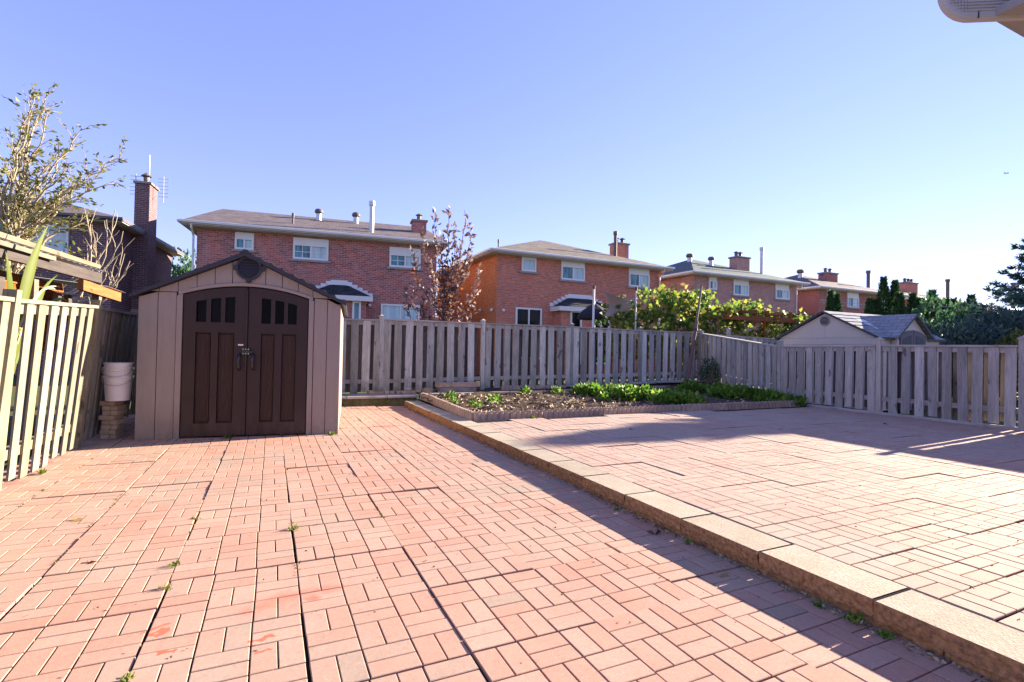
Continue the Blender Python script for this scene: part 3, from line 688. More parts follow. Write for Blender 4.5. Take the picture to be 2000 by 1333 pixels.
for k in range(4):
    a = k * pi / 2; cx, cz = vx + (vr + .03) * cos(a), vz + (vr + .03) * sin(a)
    MB().box(cx - .03, cx + .03, -.045, -.002, cz - .03, cz + .03, ch=.004).build('vent_tab', 'shed_roof', vent)

# stacked bricks and buckets beside the shed
for k in range(8):
    z = .002 + k * .0605; j = random.uniform
    st_ = thing('loose_brick', 'buff brick, %s of the stack under the buckets' % ['lowest', 'second from bottom', 'third from bottom', 'fourth from bottom', 'fourth from top', 'third from top', 'second from top', 'topmost'][k], 'brick', (-1.80 + j(-.03, .03), 8.16 + j(-.01, .02), z), radians(-18 + j(-6, 6)), 'bricks stacked beside the shed')
    MB().box(-.10, -.002, -.095, .095, 0, .058, ch=.005).build('half', 'pbrick', st_); MB().box(.002, .075, -.095, .095, 0, .058, ch=.005).build('half', 'pbrick', st_)
def bucket(z, label):
    r = thing('bucket', label, 'bucket', (-1.765, 8.12, z), 0, 'white buckets nested on the brick stack')
    MB().lathe([(0, .004), (.128, 0), (.13, .004), (.148, .27), (.158, .272), (.158, .285), (.149, .287), (.150, .305), (.16, .307), (.16, .320), (.151, .322), (.152, .355), (.161, .357), (.161, .372), (.150, .374), (.146, .36), (.128, .02), (0, .02)], n=32).build('body', 'bucket', r, smooth=False)
    hp = [(.162 * cos(t), -.03 - .158 * sin(t), .30 - .10 * sin(t) ) for t in [pi * k / 14 for k in range(15)]]
    MB().tube(hp, .0035, 5).build('handle', 'steel', r)
    for s in (-1, 1): MB().tube([(s * .155, 0, .30), (s * .17, 0, .30)], .016, 8).build('ear', 'bucket', r)
bucket(.49, 'lower white plastic bucket sitting on the brick stack beside the shed')
bucket(.60, 'upper white plastic bucket nested in the other one beside the shed')

# ================================================================== HOUSES
def house(label, P, ang, W, D, EZ, bk, rk, windows, bays=(), doors=(), pitch=.42, side=None, chimneys=(), pipes=(), vents=(), hipl=True, hipr=True, z0=-.06, extra=None, spouts=(), trim='trim'):
    h = thing('brick_house', label, 'house', (P[0], P[1], 0), radians(ang))
    MB().poly([(0, 0, z0), (W, 0, z0), (W, 0, EZ), (0, 0, EZ)]).build('front_wall', bk, h)
    MB().poly([(0, D, z0), (0, 0, z0), (0, 0, EZ), (0, D, EZ)]).build('side_wall', side or bk, h)
    MB().poly([(W, 0, z0), (W, D, z0), (W, D, EZ), (W, 0, EZ)]).build('side_wall', bk, h)
    MB().poly([(W, D, z0), (0, D, z0), (0, D, EZ), (W, D, EZ)]).build('back_wall', bk, h)
    o = .42; hy = D / 2 + o; rz = EZ + .14 + hy * pitch
    a, b, c, d = (-o, -o, EZ + .14), (W + o, -o, EZ + .14), (W + o, D + o, EZ + .14), (-o, D + o, EZ + .14)
    rl = (hy - o if hipl else -o + .35, D / 2, rz); rr = (W - hy + o if hipr else W + o - .5, D / 2, rz)
    if rl[0] > rr[0]: m_ = (rl[0] + rr[0]) / 2; rl = (m_ - .05, D / 2, rz); rr = (m_ + .05, D / 2, rz)
    roof = MB().poly([a, b, rr, rl]).poly([b, c, rr]).poly([c, d, rl, rr]).poly([d, a, rl]).build('roof', rk, h)
    MB().box(-o, W + o, -o, D + o, EZ - .02, EZ - .003).build('soffit', 'soffit', h)
    for (x0, x1, y0, y1) in ((-o, W + o, -o - .02, -o), (-o, W + o, D + o, D + o + .02), (-o - .02, -o, -o, D + o), (W + o, W + o + .02, -o, D + o)):
        MB().box(x0, x1, y0, y1, EZ + .015, EZ + .15).build('fascia', trim, roof)
    for (path) in ([(-o - .05, -o - .07, 0), (W + o + .05, -o - .07, 0)], [(-o - .07, -o - .07, 0), (-o - .07, D + o, 0)]):
        (x0, y0, _), (x1, y1, _) = path; w = .05
        MB().box(min(x0, x1) - w * (x0 == x1), max(x0, x1) + w * (x0 == x1), min(y0, y1) - w * (y0 == y1), max(y0, y1) + w * (y0 == y1), EZ + .05, EZ + .145, ch=.012).build('gutter', trim, roof)
    def window(s0, s1, zb, zt, zh, kind='slide', par=h, y=0.0, mats=('pane', 'blind')):
        f = MB(); t = .075; yo = y - .075
        f.box(s0, s0 + t, yo, y - .002, zb, zt); f.box(s1 - t, s1, yo, y - .002, zb, zt)
        f.box(s0 + t, s1 - t, yo, y - .002, zb, zb + t); f.box(s0 + t, s1 - t, yo, y - .002, zt - t, zt)
        if kind != 'single':
            mid = (s0 + s1) / 2; f.box(mid - .03, mid + .03, yo + .004, y - .002, zb + t, zt - t)
        win = f.build('window', 'white', par)
        if zh > zt + .02: MB().box(s0, s1, y - .04, y - .003, zt + .002, zh).build('header_panel', 'white', win)
        parts = [(s0 + t, s1 - t)] if kind == 'single' else [(s0 + t, (s0 + s1) / 2 - .03), ((s0 + s1) / 2 + .03, s1 - t)]
        for i, (p, q) in enumerate(parts):
            MB().poly([(p, y - .016, zb + t), (q, y - .016, zb + t), (q, y - .016, zt - t), (p, y - .016, zt - t)]).build('pane', mats[i % 2] if kind != 'single' else mats[-1], win)
        if kind == 'grid':
            for (p, q) in parts:
                MB().box((p + q) / 2 - .012, (p + q) / 2 + .012, y - .03, y - .017, zb + t, zt - t).build('glazing_bar', 'white', win)
                MB().box(p, q, y - .0295, y - .0175, (zb + zt) / 2 - .012, (zb + zt) / 2 + .012).build('glazing_bar', 'white', win)
        MB().box(s0 - .10, s1 + .10, y - .09, y - .001, zb - .085, zb - .003).build('sill', 'sill', win)
        return win
    for wd in windows: window(*wd)
    for (s0, s1, zb, zt, mats) in doors: window(s0, s1, zb, zt, zt, 'slide', h, 0.0, mats)
    for (s0, s1, zr, zt, wins) in bays:
        pj = .62; by = MB()
        by.poly([(s0, -pj, z0), (s1, -pj, z0), (s1, -pj, zr), (s0, -pj, zr)]); by.poly([(s0, 0, z0), (s0, -pj, z0), (s0, -pj, zr), (s0, 0, zr)]); by.poly([(s1, -pj, z0), (s1, 0, z0), (s1, 0, zr), (s1, -pj, zr)])
        bay = by.build('bay', bk, h)
        q = .22; e = [(s0 - q, 0, zr + .1), (s0 - q, -pj - q, zr + .1), (s1 + q, -pj - q, zr + .1), (s1 + q, 0, zr + .1), (s0 + .75, 0, zt), (s1 - .75, 0, zt)]
        MB().poly([e[1], e[2], e[5], e[4]]).poly([e[0], e[1], e[4]]).poly([e[2], e[3], e[5]]).poly([e[3], e[2], e[1], e[0]]).build('bay_roof', 'shingle_dark', bay)
        MB().box(s0 - q - .02, s1 + q + .02, -pj - q - .04, -pj - q + .10, zr - .08, zr + .115).build('bay_fascia', 'trim', bay)
        MB().box(s0 - q - .02, s0 - q + .10, -pj - q + .102, -.002, zr - .08, zr + .115).build('bay_fascia', 'trim', bay)
        nst = 5
        for k in range(nst):       # stepped flashing up the slope of the little roof
            xa = s0 - q - .05 + (.8 + q) * k / nst; xb = xa + (.8 + q) / nst; z = zr + .12 + (zt - zr - .1) * (k + .3) / nst
            MB().box(xa, xb + .04, -.05, -.004, z, z + .17).build('flashing', 'white', bay)
            xa2, xb2 = s0 + s1 - xb, s0 + s1 - xa
            MB().box(xa2 - .04, xb2, -.051, -.005, z, z + .17).build('flashing', 'white', bay)
        MB().box(s0 + .72, s1 - .72, -.055, -.003, zt - .02, zt + .17).build('flashing', 'white', bay)
        for wd in wins: window(*wd[:5], wd[5], bay, -pj, wd[6])
    for (x, yb, w, dd, zt, caps) in chimneys:
        ch = MB().box(x - w / 2, x + w / 2, yb - dd / 2, yb + dd / 2, EZ - 3 if yb < 0 else EZ, zt).build('chimney', bk, h)
        MB().box(x - w / 2 - .06, x + w / 2 + .06, yb - dd / 2 - .06, yb + dd / 2 + .06, zt + .001, zt + .10, ch=.015).build('chimney_crown', 'concrete_dark', ch)
        for cx in caps:
            MB().tube([(x + cx, yb, zt + .10), (x + cx, yb, zt + .34)], .10, 10).build('flue', 'rust_pipe', ch)
            MB().lathe([(.15, .36), (.17, .37), (.02, .46), (.0, .46)], (x + cx, yb, zt), 10).box(x + cx - .09, x + cx - .07, yb - .01, yb + .01, zt + .34, zt + .37).box(x + cx + .07, x + cx + .09, yb - .01, yb + .01, zt + .34, zt + .37).build('flue_cap', 'rust_pipe', ch)
    zroof = lambda y, x=W / 2: EZ + .14 + min(y + o, (x + o) if hipl else 99, (W + o - x) if hipr else 99) * pitch
    for (x, yy, r, hh, mt) in pipes:
        pz = zroof(yy, x); p_ = MB().tube([(x, yy, pz - .1), (x, yy, pz + hh)], r, 12).build('vent_pipe', mt, roof)
        MB().tube([(x, yy, pz + hh - .03), (x, yy, pz + hh + .16)], r * 1.35, 12).build('pipe_cap', mt, p_)
    for (x, yy, r) in vents:
        pz = zroof(yy, x); p_ = MB().tube([(x, yy, pz - .1), (x, yy, pz + r * 1.9)], r * .72, 12).build('roof_vent', 'galv', roof)
        MB().lathe([(r * .7, 0), (r * 1.1, r * .35), (r * 1.12, r * .9), (r * .8, r * 1.3), (0, r * 1.45)], (x, yy, pz + r * 1.6), 14).build('vent_dome', 'rust_pipe', p_)
    for s_ in spouts:
        MB().tube([(s_, -o, EZ + .04), (s_, -o + .02, EZ - .1), (s_, -.06, EZ - .35), (s_, -.06, z0)], .04, 8).build('downspout', 'trim', h)
    if extra: extra(h)
    return h

def x1(h):
    MB().tube([(6.22, -.02, 2.93), (6.22, -.16, 2.93)], .05, 10).build('wall_light', 'black', h); MB().lathe([(.0, -.06), (.07, -.04), (.06, .03), (0, .05)], (6.30, -.2, 2.93), 10).build('wall_light', 'white', h)
house('plum brick house with brown shingle roof and tall metal vent pipe behind the garden shed', (-2.61, 22.43), -7, 9.05, 8.6, 5.60, 'brick1', 'shingle1',
      [(1.28, 1.94, 4.86, 5.32, 5.52, 'slide'), (3.34, 4.66, 4.64, 5.25, 5.50, 'grid'), (7.06, 8.36, 4.58, 5.14, 5.42, 'grid')],
      bays=[(4.05, 6.15, 3.10, 3.72, [(5.62, 5.95, .9, 3.02, 3.04, 'single', ('pane', 'pane')), (4.3, 5.25, .9, 2.6, 3.04, 'slide', ('pane', 'blind'))])],
      doors=[(6.76, 8.36, .75, 3.02, ('blind', 'blind'))], pitch=.345, chimneys=[(8.55, 2.2, .62, .62, 7.05, (0,))],
      pipes=[(6.35, .75, .095, 1.15, 'galv'), (3.2, 1.2, .04, .28, 'rust_pipe')], vents=[(4.1, 3.4, .17), (5.75, 3.4, .17)], spouts=(-.1,), extra=x1, hipl=False, hipr=False)
def x2(h):
    for x, yy, z in ((.3, -.1, 2.95), (-.1, .3, 2.98), (-.1, 1.7, 3.05)):
        MB().lathe([(0, -.08), (.06, -.06), (.075, 0), (.06, .05), (0, .06)], (x, yy, z), 10).build('security_camera', 'white', h)
house('red brick house with bounce light painted orange on its side wall, beyond the purple leaved tree', (8.99, 20.79), 0, 9.28, 9.0, 5.45, 'brick2', 'shingle2',
      [(1.19, 1.92, 4.78, 5.38, 5.44, 'single'), (3.26, 4.56, 4.55, 5.22, 5.44, 'slide'), (7.20, 8.49, 4.50, 5.18, 5.44, 'slide')],
      bays=[(2.95, 5.7, 3.10, 3.72, [(3.42, 4.03, .6, 3.05, 3.06, 'single', ('pane_dark', 'pane_dark')), (4.62, 5.6, .6, 2.8, 3.06, 'slide', ('pane_dark', 'pane_dark'))])],
      doors=[(.93, 2.26, .8, 3.12, ('pane_dark', 'pane_dark'))], pitch=.36, side='brick_bounce', chimneys=[(8.55, 2.6, .85, .6, 7.15, (-.2, .2))],
      pipes=[(7.55, 1.6, .09, 1.15, 'rust_pipe'), (1.6, 3.6, .035, .45, 'rust_pipe')], vents=(), spouts=(9.15,), extra=x2)
house('mauve brick house with teal shingle hip roof, behind the leaning pole and vine pergola', (20.67, 20.93), 0, 8.42, 9.0, 5.45, 'brick3', 'shingle3',
      [(1.09, 1.68, 4.73, 5.25, 5.44, 'slide'), (2.97, 4.18, 4.54, 5.18, 5.44, 'slide'), (6.45, 7.64, 4.53, 5.12, 5.44, 'slide')], pitch=.36,
      bays=[(3.0, 5.2, 3.05, 3.6, [])], chimneys=[(6.0, 2.2, 1.1, .6, 7.2, (-.3, .05))], pipes=[(6.9, 1.3, .10, 1.5, 'galv')], vents=[(3.2, 3.6, .20), (4.0, 2.6, .18)], spouts=(8.3,))
house('crimson brick house with purple brown hip roof, behind the paired narrow cedars', (31.65, 21.29), 0, 8.6, 9.0, 5.45, 'brick4', 'shingle1',
      [(.8, 1.7, 4.45, 5.1, 5.44, 'slide'), (2.89, 4.11, 4.44, 5.12, 5.44, 'slide'), (6.2, 7.3, 4.4, 5.1, 5.44, 'slide')], pitch=.34, bays=[(3.2, 5.0, 3.05, 3.6, [])],
      chimneys=[(4.9, 2.6, 1.3, .6, 7.1, (-.3, .2))], pipes=[(8.0, 1.6, .12, 1.4, 'rust_pipe')], vents=[(3.0, 3.4, .22), (4.4, 2.6, .2)])
house('far brick house peeking above the dark cedar hedge, with clustered chimney flues', (43.1, 21.6), 0, 8.6, 9.0, 5.45, 'brick2', 'shingle2',
      [(2.9, 4.1, 4.45, 5.1, 5.44, 'slide')], pitch=.30, chimneys=[(4.2, 2.6, 1.6, .6, 7.2, (-.5, 0, .45))], pipes=[(8.0, 1.6, .13, 1.7, 'rust_pipe')])
house('farthest house roofline right of the cedars, with one dark flue pipe', (55.5, 21.8), 0, 9.5, 9.0, 5.3, 'brick4', 'shingle2',
      [(2.9, 4.1, 4.35, 5.0, 5.2, 'slide')], pitch=.22, pipes=[(7.4, 1.6, .16, 2.3, 'rust_pipe')])
def x0(h):
    for k, dx in enumerate((-.55, .55)):
        an = MB(); X = 9.45 + dx * .9; Y = 2.35
        an.tube([(X, Y, 7.1), (X, Y, 8.2)], .022, 6)
        for j in range(6): an.tube([(X - .2, Y + .02, 7.35 + j * .15), (X + .2, Y - .02, 7.35 + j * .15)], .01, 4)
        an.build('antenna', 'galv', h)
    MB().tube([(9.42, 2.35, 8.0), (9.42, 2.35, 9.05)], .018, 5).build('antenna_mast', 'galv', h)
    MB().box(9.08, 9.6, 1.9, 2.8, 0, 7.7).build('chimney_stack', 'brick0', h)
    MB().box(9.03, 9.67, 1.84, 2.86, 7.701, 7.79, ch=.01).build('chimney_crown', 'concrete_dark', h)
    MB().tube([(9.33, 2.35, 7.79), (9.33, 2.35, 8.1)], .1, 10).lathe([(.18, 8.12), (.2, 8.14), (0, 8.3)], (9.33, 2.35, 0), 10).build('flue', 'rust_pipe', h)
D0 = (cos(radians(-7)), sin(radians(-7)))
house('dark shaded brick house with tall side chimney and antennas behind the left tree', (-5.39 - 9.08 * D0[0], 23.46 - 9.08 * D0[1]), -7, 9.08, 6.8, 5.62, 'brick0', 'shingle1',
      [(4.9, 7.75, 4.35, 5.45, 5.58, 'grid')], pitch=.34, extra=x0, spouts=(), trim='trim_shade')

# own house: eave corner over the camera's right shoulder
oh = thing('home_eave', 'ribbed pale gutter corner and soffit of the house at the top right corner', 'house eave', (0, 0, 0))
gd = Vector((.857, -.515, 0)).normalized(); gn = Vector((gd.y, -gd.x, 0))      # gd along the gutter, gn away from viewer
if gn.dot(fh) < 0: gn = -gn
G0 = Vector((2.672, 1.243, 2.752))
def GT(u_, d_, z_): return G0 + gd * u_ + gn * d_ + up * z_
R_ = .125; out = [(R_ - R_ * cos(a), R_ - R_ * sin(a)) for a in [k * pi / 2 / 10 for k in range(11)]] + [(1.6, 0), (1.6, .34), (0, .34)]
mb = MB(); n_ = len(out)
for d_ in (0, .008, .028):
    ins = .010 if d_ == 0 else 0
    cx, cz = .8, .17
    mb.v += [tuple(GT(u_ + ins * (1 if u_ < cx else -1), d_, z_ + ins * (1 if z_ < cz else -1))) for u_, z_ in out]
mb.f.append(tuple(range(n_))); mb.mi.append(0); mb.f.append(tuple(range(3 * n_ - 1, 2 * n_ - 1, -1))); mb.mi.append(0)
for r in range(2):
    for j in range(n_):
        a, b = r * n_ + j, r * n_ + (j + 1) % n_; mb.f.append((b, a, a + n_, b + n_)); mb.mi.append(0)
gut = mb.build('gutter', 'gutter', oh)
for k in range(14):
    z = .034 + k * .0135
    MB().box(.105, 1.58, -.005, .002, z, z + .0075, ch=.002, T=GT).build('rib', 'gutter', gut)
for k in range(14):          # cross-hatched corner casting
    for q in range(7):
        u_ = .012 + q * .0135; z = .034 + k * .0135
        if (u_ - R_) ** 2 + (z - R_) ** 2 > (R_ - .02) ** 2 and u_ < R_ and z < R_: continue
        MB().box(u_, u_ + .009, -.005, .002, z, z + .009, ch=.002, T=GT).build('mesh_cell', 'gutter', gut)
MB().box(.150, .1535, -.003, .006, .004, .032, T=GT).build('seam', 'shed_gap', gut)
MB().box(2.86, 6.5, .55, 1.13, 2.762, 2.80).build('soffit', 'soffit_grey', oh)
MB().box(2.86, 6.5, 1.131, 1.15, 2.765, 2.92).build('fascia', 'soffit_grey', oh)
MB().box(3.35, 9.0, .30, .54, -.05, 2.95).build('wall', 'brick2', oh)
MB().poly([(2.84, 1.17, 2.925), (6.5, 1.17, 2.925), (6.5, -2.5, 4.2), (2.84, -2.5, 4.2)]).build('roof', 'shingle2', oh)

# ================================================================== PALE SHED IN THE NEXT YARD
SX, SY0, SY1 = 12.45, 6.98, 9.42; SZE = 1.71; SZP = 2.31; SXR = 15.0; yc = (SY0 + SY1) / 2
ps = thing('pale_garden_shed', 'pale beige resin shed with grey roof and dormer door behind the right fence', 'shed', (0, 0, 0))
roofp = lambda y_: SZE + (SZP - SZE) * (1 - abs(y_ - yc) / ((SY1 - SY0) / 2))
for z0_, z1_ in ((0, .35), (.354, .70), (.704, 1.05), (1.054, 1.33), (1.334, 1.50), (1.504, 1.66)):
    MB().box(SX, SX + .03, SY0, SY1, z0_, z1_, ch=.002).build('wall_panel', 'shed2', ps); MB().box(SX + .032, SXR, SY0, SY0 + .03, z0_, z1_, ch=.002).build('wall_panel', 'shed2', ps)
MB().prism([(SY0, 1.664), (yc - .002, 1.664), (yc - .002, SZP - .03), (SY0, SZE - .03)], SX, SX + .03, plane='yz').build('gable_panel', 'shed2', ps)
MB().prism([(yc + .002, 1.664), (SY1, 1.664), (SY1, SZE - .03), (yc + .002, SZP - .03)], SX, SX + .03, plane='yz').build('gable_panel', 'shed2', ps)
MB().box(SX + .04, SXR - .03, SY1 - .03, SY1, 0, 1.66).build('back_wall', 'shed2', ps); MB().prism([(SY0, 0), (SY1, 0), (SY1, SZE), (yc, SZP - .03), (SY0, SZE)], SXR - .03, SXR + .02, plane='yz').build('end_wall', 'shed2', ps)
for sg in (-1, 1):
    e = (yc + sg * ((SY1 - SY0) / 2 + .09)); ze = SZE - .04
    rp = MB().poly([(SX - .09, e, ze), (SXR + .12, e, ze), (SXR + .12, yc, SZP + .03), (SX - .09, yc, SZP + .03)][::-sg or 1]).build('roof', 'shed2_roof', ps)
    MB().poly([(SX - .095, e, ze - .05), (SX - .095, yc, SZP - .02), (SX - .095, yc, SZP + .035), (SX - .095, e, ze + .01)]).poly([(SX - .095, e, ze - .05), (SXR + .12, e, ze - .05), (SXR + .12, e, ze + .005), (SX - .095, e, ze + .005)]).build('roof_trim', 'shed2_trim', rp)
    for k in range(1, 7):
        t = k / 7; yk = e + (yc - e) * t; zk = ze + (SZP + .03 - ze) * t
        MB().box(SX - .09, SXR + .12, yk - .012, yk + .012, zk - .01, zk + .012).build('shingle_ridge', 'shed2_roof', rp)
    if sg < 0: MB().poly([(13.0, yc - .92, SZE + .165), (13.35, yc - .92, SZE + .165), (13.35, yc - .35, SZE + .455), (13.0, yc - .35, SZE + .455)]).build('skylight', 'skylight', rp)
vent2 = MB().prism([(yc + .13 * cos(2 * pi * k / 20), 2.09 + .13 * sin(2 * pi * k / 20)) for k in range(20)], SX - .02, SX - .002, plane='yz').build('gable_vent', 'sill', ps)
for k in range(6):
    z = 2.09 - .085 + k * .032; hw = sqrt(.105 ** 2 - (z + .008 - 2.09) ** 2); MB().box(SX - .032, SX - .021, yc - hw, yc + hw, z, z + .02).build('louvre', 'shed2_trim', vent2)
DX = 13.55; DY = SY0 - .14; dp = 2.24
MB().prism([(DX - .60, 1.4), (DX + .60, 1.4), (DX + .60, 1.72), (DX, dp - .05), (DX - .60, 1.72)], DY, DY + .12).build('dormer_wall', 'shed2', ps)
for sg in (-1, 1):
    q = [(DX, DY - .10, dp), (DX + sg * .78, DY - .10, 1.66), (DX + sg * .78, SY0 + .3, 1.70), (DX, yc - .1, dp + .01)]
    dr = MB().poly(q if sg > 0 else q[::-1]).build('dormer_roof', 'shed2_roof', ps)
    MB().poly([(DX, DY - .105, dp - .05), (DX + sg * .78, DY - .105, 1.60), (DX + sg * .78, DY - .105, 1.665), (DX, DY - .105, dp + .01)]).build('dormer_trim', 'shed2_trim', dr)
for sg in (-1, 1):
    pts = [(DX + sg * .01, 0.0), (DX + sg * .52, 0)] + [(DX + sg * t, 1.86 - .55 * t * t) for t in (.52, .42, .3, .18, .01)]
    dd_ = MB().prism(pts if sg > 0 else pts[::-1], DY - .03, DY - .002).build('door', 'shed2_door', ps)
    pts = [(DX + sg * .09, 1.2), (DX + sg * .44, 1.2)] + [(DX + sg * t, 1.74 - .6 * t * t) for t in (.44, .3, .18, .09)]
    MB().prism(pts if sg > 0 else pts[::-1], DY - .036, DY - .0305).build('door_panel', 'shed2_trim', dd_)

# ================================================================== LEAN-TO LEFT OF THE FENCE
ln = thing('timber_lean_to', 'old timber lean-to with cedar clapboards behind the left fence', 'lean-to', (-2.54, 6.98, 0), radians(-7))
# local: y runs away along the fence, x negative away from our yard
L_ = 2.35
for k in range(8): MB().box(-.46, -.44, -2.2, 2.28, 1.1 + k * .118, 1.1 + k * .118 + .125, T=lambda a, b, c, k=k: (a + (.018 if c < 1.1 + k * .118 + .05 else 0), b, c)).build('clapboard', 'cedar_board', ln)
MB().box(-.36, -.27, 1.22, 1.32, 0, 2.02).build('post', 'pale_beam', ln); MB().box(-.10, -.01, 2.30, 2.39, 0, 1.98).build('post', 'pale_beam', ln); MB().box(-.44, -.37, .55, .85, 0, 2.0).build('post', 'old_beam', ln)
MB().box(-.06, .0, -2.3, L_, 2.09, 2.23).build('beam', 'old_beam', ln)
MB().box(-.10, -.03, -2.3, L_ + .02, 2.305, 2.36).build('batten', 'pale_beam', ln); MB().box(.02, .06, -1.6, .95, 2.20, 2.25).build('batten', 'pale_beam', ln)
cr = MB(); nx = 60
for i in range(nx):
    y0_, y1_ = -2.3 + (L_ + 2.28) * i / nx, -2.3 + (L_ + 2.28) * (i + 1) / nx; z0_, z1_ = .012 * (i % 2), .012 * ((i + 1) % 2)
    cr.poly([(.05, y0_, 2.255 + z0_), (.05, y1_, 2.255 + z1_), (-2.4, y1_, 2.62 + z1_), (-2.4, y0_, 2.62 + z0_)])
cr.build('corrugated_roof', 'galv', ln)
MB().box(-.05, .02, 1.75, 2.98, 1.93, 2.07, T=lambda a, b, c: (a, b, c - (b - 1.75) * .045)).build('eave_board', 'cedar_board', ln)
cr = MB()
for i in range(26):
    y0_, y1_ = 2.36 + .70 * i / 26, 2.36 + .70 * (i + 1) / 26; z0_, z1_ = .01 * (i % 2), .01 * ((i + 1) % 2)
    cr.poly([(.06, y0_, 2.075 - (y0_ - 1.75) * .045 + z0_), (.06, y1_, 2.075 - (y1_ - 1.75) * .045 + z1_), (-1.5, y1_, 2.20 + z1_), (-1.5, y0_, 2.20 + z0_)])
cr.build('corrugated_roof', 'galv', ln)
for yy, tl in ((1.62, .3), (2.05, -.2)): MB().box(-.30, -.24, 0, .09, 1.5, 1.88, T=lambda a, b, c, yy=yy, tl=tl: (a, b + yy + (c - 1.5) * tl, c)).build('offcut', 'old_beam', ln)

# ================================================================== GARDEN FURNITURE AND STONES
def scallop_mesh(L=.60, n=6, h=.125, t=.05):
    mb = MB(); w = L / n; out = [(0, 0)]
    out = [(L - .002, -.03)]
    top = []
    for k in range(n):
        for q in range(7):
            a = pi - pi * q / 6; top.append((k * w + w / 2 + (w / 2 - .003) * cos(a), h - .038 + .038 * sin(a)))
    out = [(.002, -.03), (L - .002, -.03)] + top[::-1]
    mb.prism(out, -t / 2, t / 2)
    for k in range(n):       # half-round rib on both faces
        c = k * w + w / 2
        for s in (-1, 1):
            P = [(c + (w / 2 - .006) * cos(a), s * (t / 2 + .018 * sin(a))) for a in [pi * q / 6 for q in range(7)]]
            for (a, b) in zip(P, P[1:]):
                za = h - .045
                f = [(a[0], a[1], -.03), (b[0], b[1], -.03), (b[0], b[1], za + .03 * (1 - abs(b[0] - c) / w)), (a[0], a[1], za + .03 * (1 - abs(a[0] - c) / w))]
                mb.poly(f if s > 0 else f[::-1])
    return mb.mesh('edging_block', ['edging'])
em = scallop_mesh()
ef = thing('garden_edging', 'scalloped concrete edging along the front of the garden bed', 'garden edging', (2.915, 7.52, .118))
for k in range(13): link('edging_block', em, ef, (k * .603, random.uniform(-.008, .008) - .006 * k * .3, random.uniform(-.004, .008)), radians(random.uniform(-1, 1)))
es = thing('garden_edging', 'scalloped concrete edging along the left side of the garden bed', 'garden edging', (2.90, 7.56, .118))
for k in range(6):
    link('edging_block', em, es, (.01 + .02 * k + random.uniform(-.008, .008), .02 + k * .603 * .95, random.uniform(-.004, .006) + .004 * k), radians(88 + random.uniform(-1.5, 1.5)))
for k in range(13):
    j = random.uniform
    b = MB().box(-.05, .05, -.10, .10, 0, .055 + j(0, .006), ch=.004).build('loose_brick', 'paver_red' if k % 3 else 'pbrick'); b.location = (1.98 + k * .113 + (.03 if k > 4 else 0), 11.38 + j(-.015, .015), .208 + (.02 if k > 8 else 0)); b.rotation_euler = (0, 0, radians(j(-5, 5)))
    tag(b, 'small brick, %s from the left in the row at the back fence foot' % ['first', 'second', 'third', 'fourth', 'fifth', 'sixth', 'seventh', 'eighth', 'ninth', 'tenth', 'eleventh', 'twelfth', 'last'][k], 'brick', 'bricks along the fence foot')
def block(x, y, z, L, W, H, rz, mat, label, grp=None, name='concrete_block'):
    b = MB().box(-L / 2, L / 2, -W / 2, W / 2, 0, H, ch=.010).build(name, mat); b.location = (x, y, z); b.rotation_euler = (0, 0, radians(rz)); tag(b, label, 'block', grp); return b
block(3.86, 11.10, .232, .86, .22, .12, -1, 'concrete_dark', 'lower brown concrete block of the pile on the ledge')
block(3.52, 11.09, .354, .30, .22, .11, 1, 'edging', 'short upper concrete block of the pile on the ledge')
block(4.02, 11.09, .354, .66, .22, .11, -1, 'edging', 'long upper concrete block of the pile on the ledge')
block(3.22, 11.20, .225, .12, .22, .11, 8, 'edging', 'small upright concrete block left of the block pile')
kb = thing('concrete_kerb', 'long low concrete kerb along the back of the garden bed', 'kerb', (0, 0, 0))
for k, (a, b, dz) in enumerate(((2.95, 4.55, 0), (4.57, 6.2, .012), (6.22, 7.8, .025), (7.82, 9.4, .04), (9.42, 10.9, .075))):
    MB().box(a, b, 10.83 + .006 * k, 10.925, .10, .245 + dz, ch=.008).build('kerb_stone', 'concrete', kb)
ee = thing('garden_edging', 'spare scalloped edging lying along the middle of the back fence', 'garden edging', (5.0, 11.18, .25))
for k in range(3): link('edging_block', em, ee, (k * .61, 0, -.01), radians(1))
for i, (x, y, z, L, W, rz, lab) in enumerate(((7.3, 11.12, .31, 1.0, .30, 2, 'mossy concrete slab leftmost of the slabs by the back fence'), (8.35, 11.10, .335, .9, .32, -2, 'mossy concrete slab second from left by the back fence'), (9.15, 11.05, .37, .75, .34, 12, 'pale paving slab propped over the others near the leaning pole'), (9.95, 11.0, .40, .95, .34, 0, 'grey slab behind the foot of the leaning pole'), (10.75, 10.98, .41, .6, .34, 2, 'short grey slab right of the leaning pole'))):
    block(x, y, z, L, W, .045, rz, 'concrete' if i > 1 else 'concrete_dark', lab, name='paving_stone')
lp = thing('leaning_pole', 'weathered grey wooden pole leaning in the back corner of the garden', 'pole', (10.34, 10.70, .24))
MB().tube([(0, 0, -.03), (.46, .17, 1.45), (.62, .24, 1.9)], [.050, .046, .042], 8).build('lower_shaft', 'polywood', lp); MB().tube([(.45, .20, 1.30), (.72, .31, 2.2), (.93, .40, 2.93)], [.036, .034, .030], 8).build('upper_shaft', 'pale_beam', lp)
MB().tube([(.53, .19, 1.62), (.545, .20, 1.67)], .05, 10).build('binding', 'black', lp)

# ================================================================== VEGETATION
def bez(p, q, bow, n=10, wob=.03):
    p, q = Vector(p), Vector(q); out = []
    for k in range(n + 1):
        t = k / n; c = p.lerp(q, t) + Vector(bow) * (4 * t * (1 - t)) + Vector((random.gauss(0, 1), random.gauss(0, 1), random.gauss(0, 1))) * wob * (0 < t < 1); out.append(c)
    return out

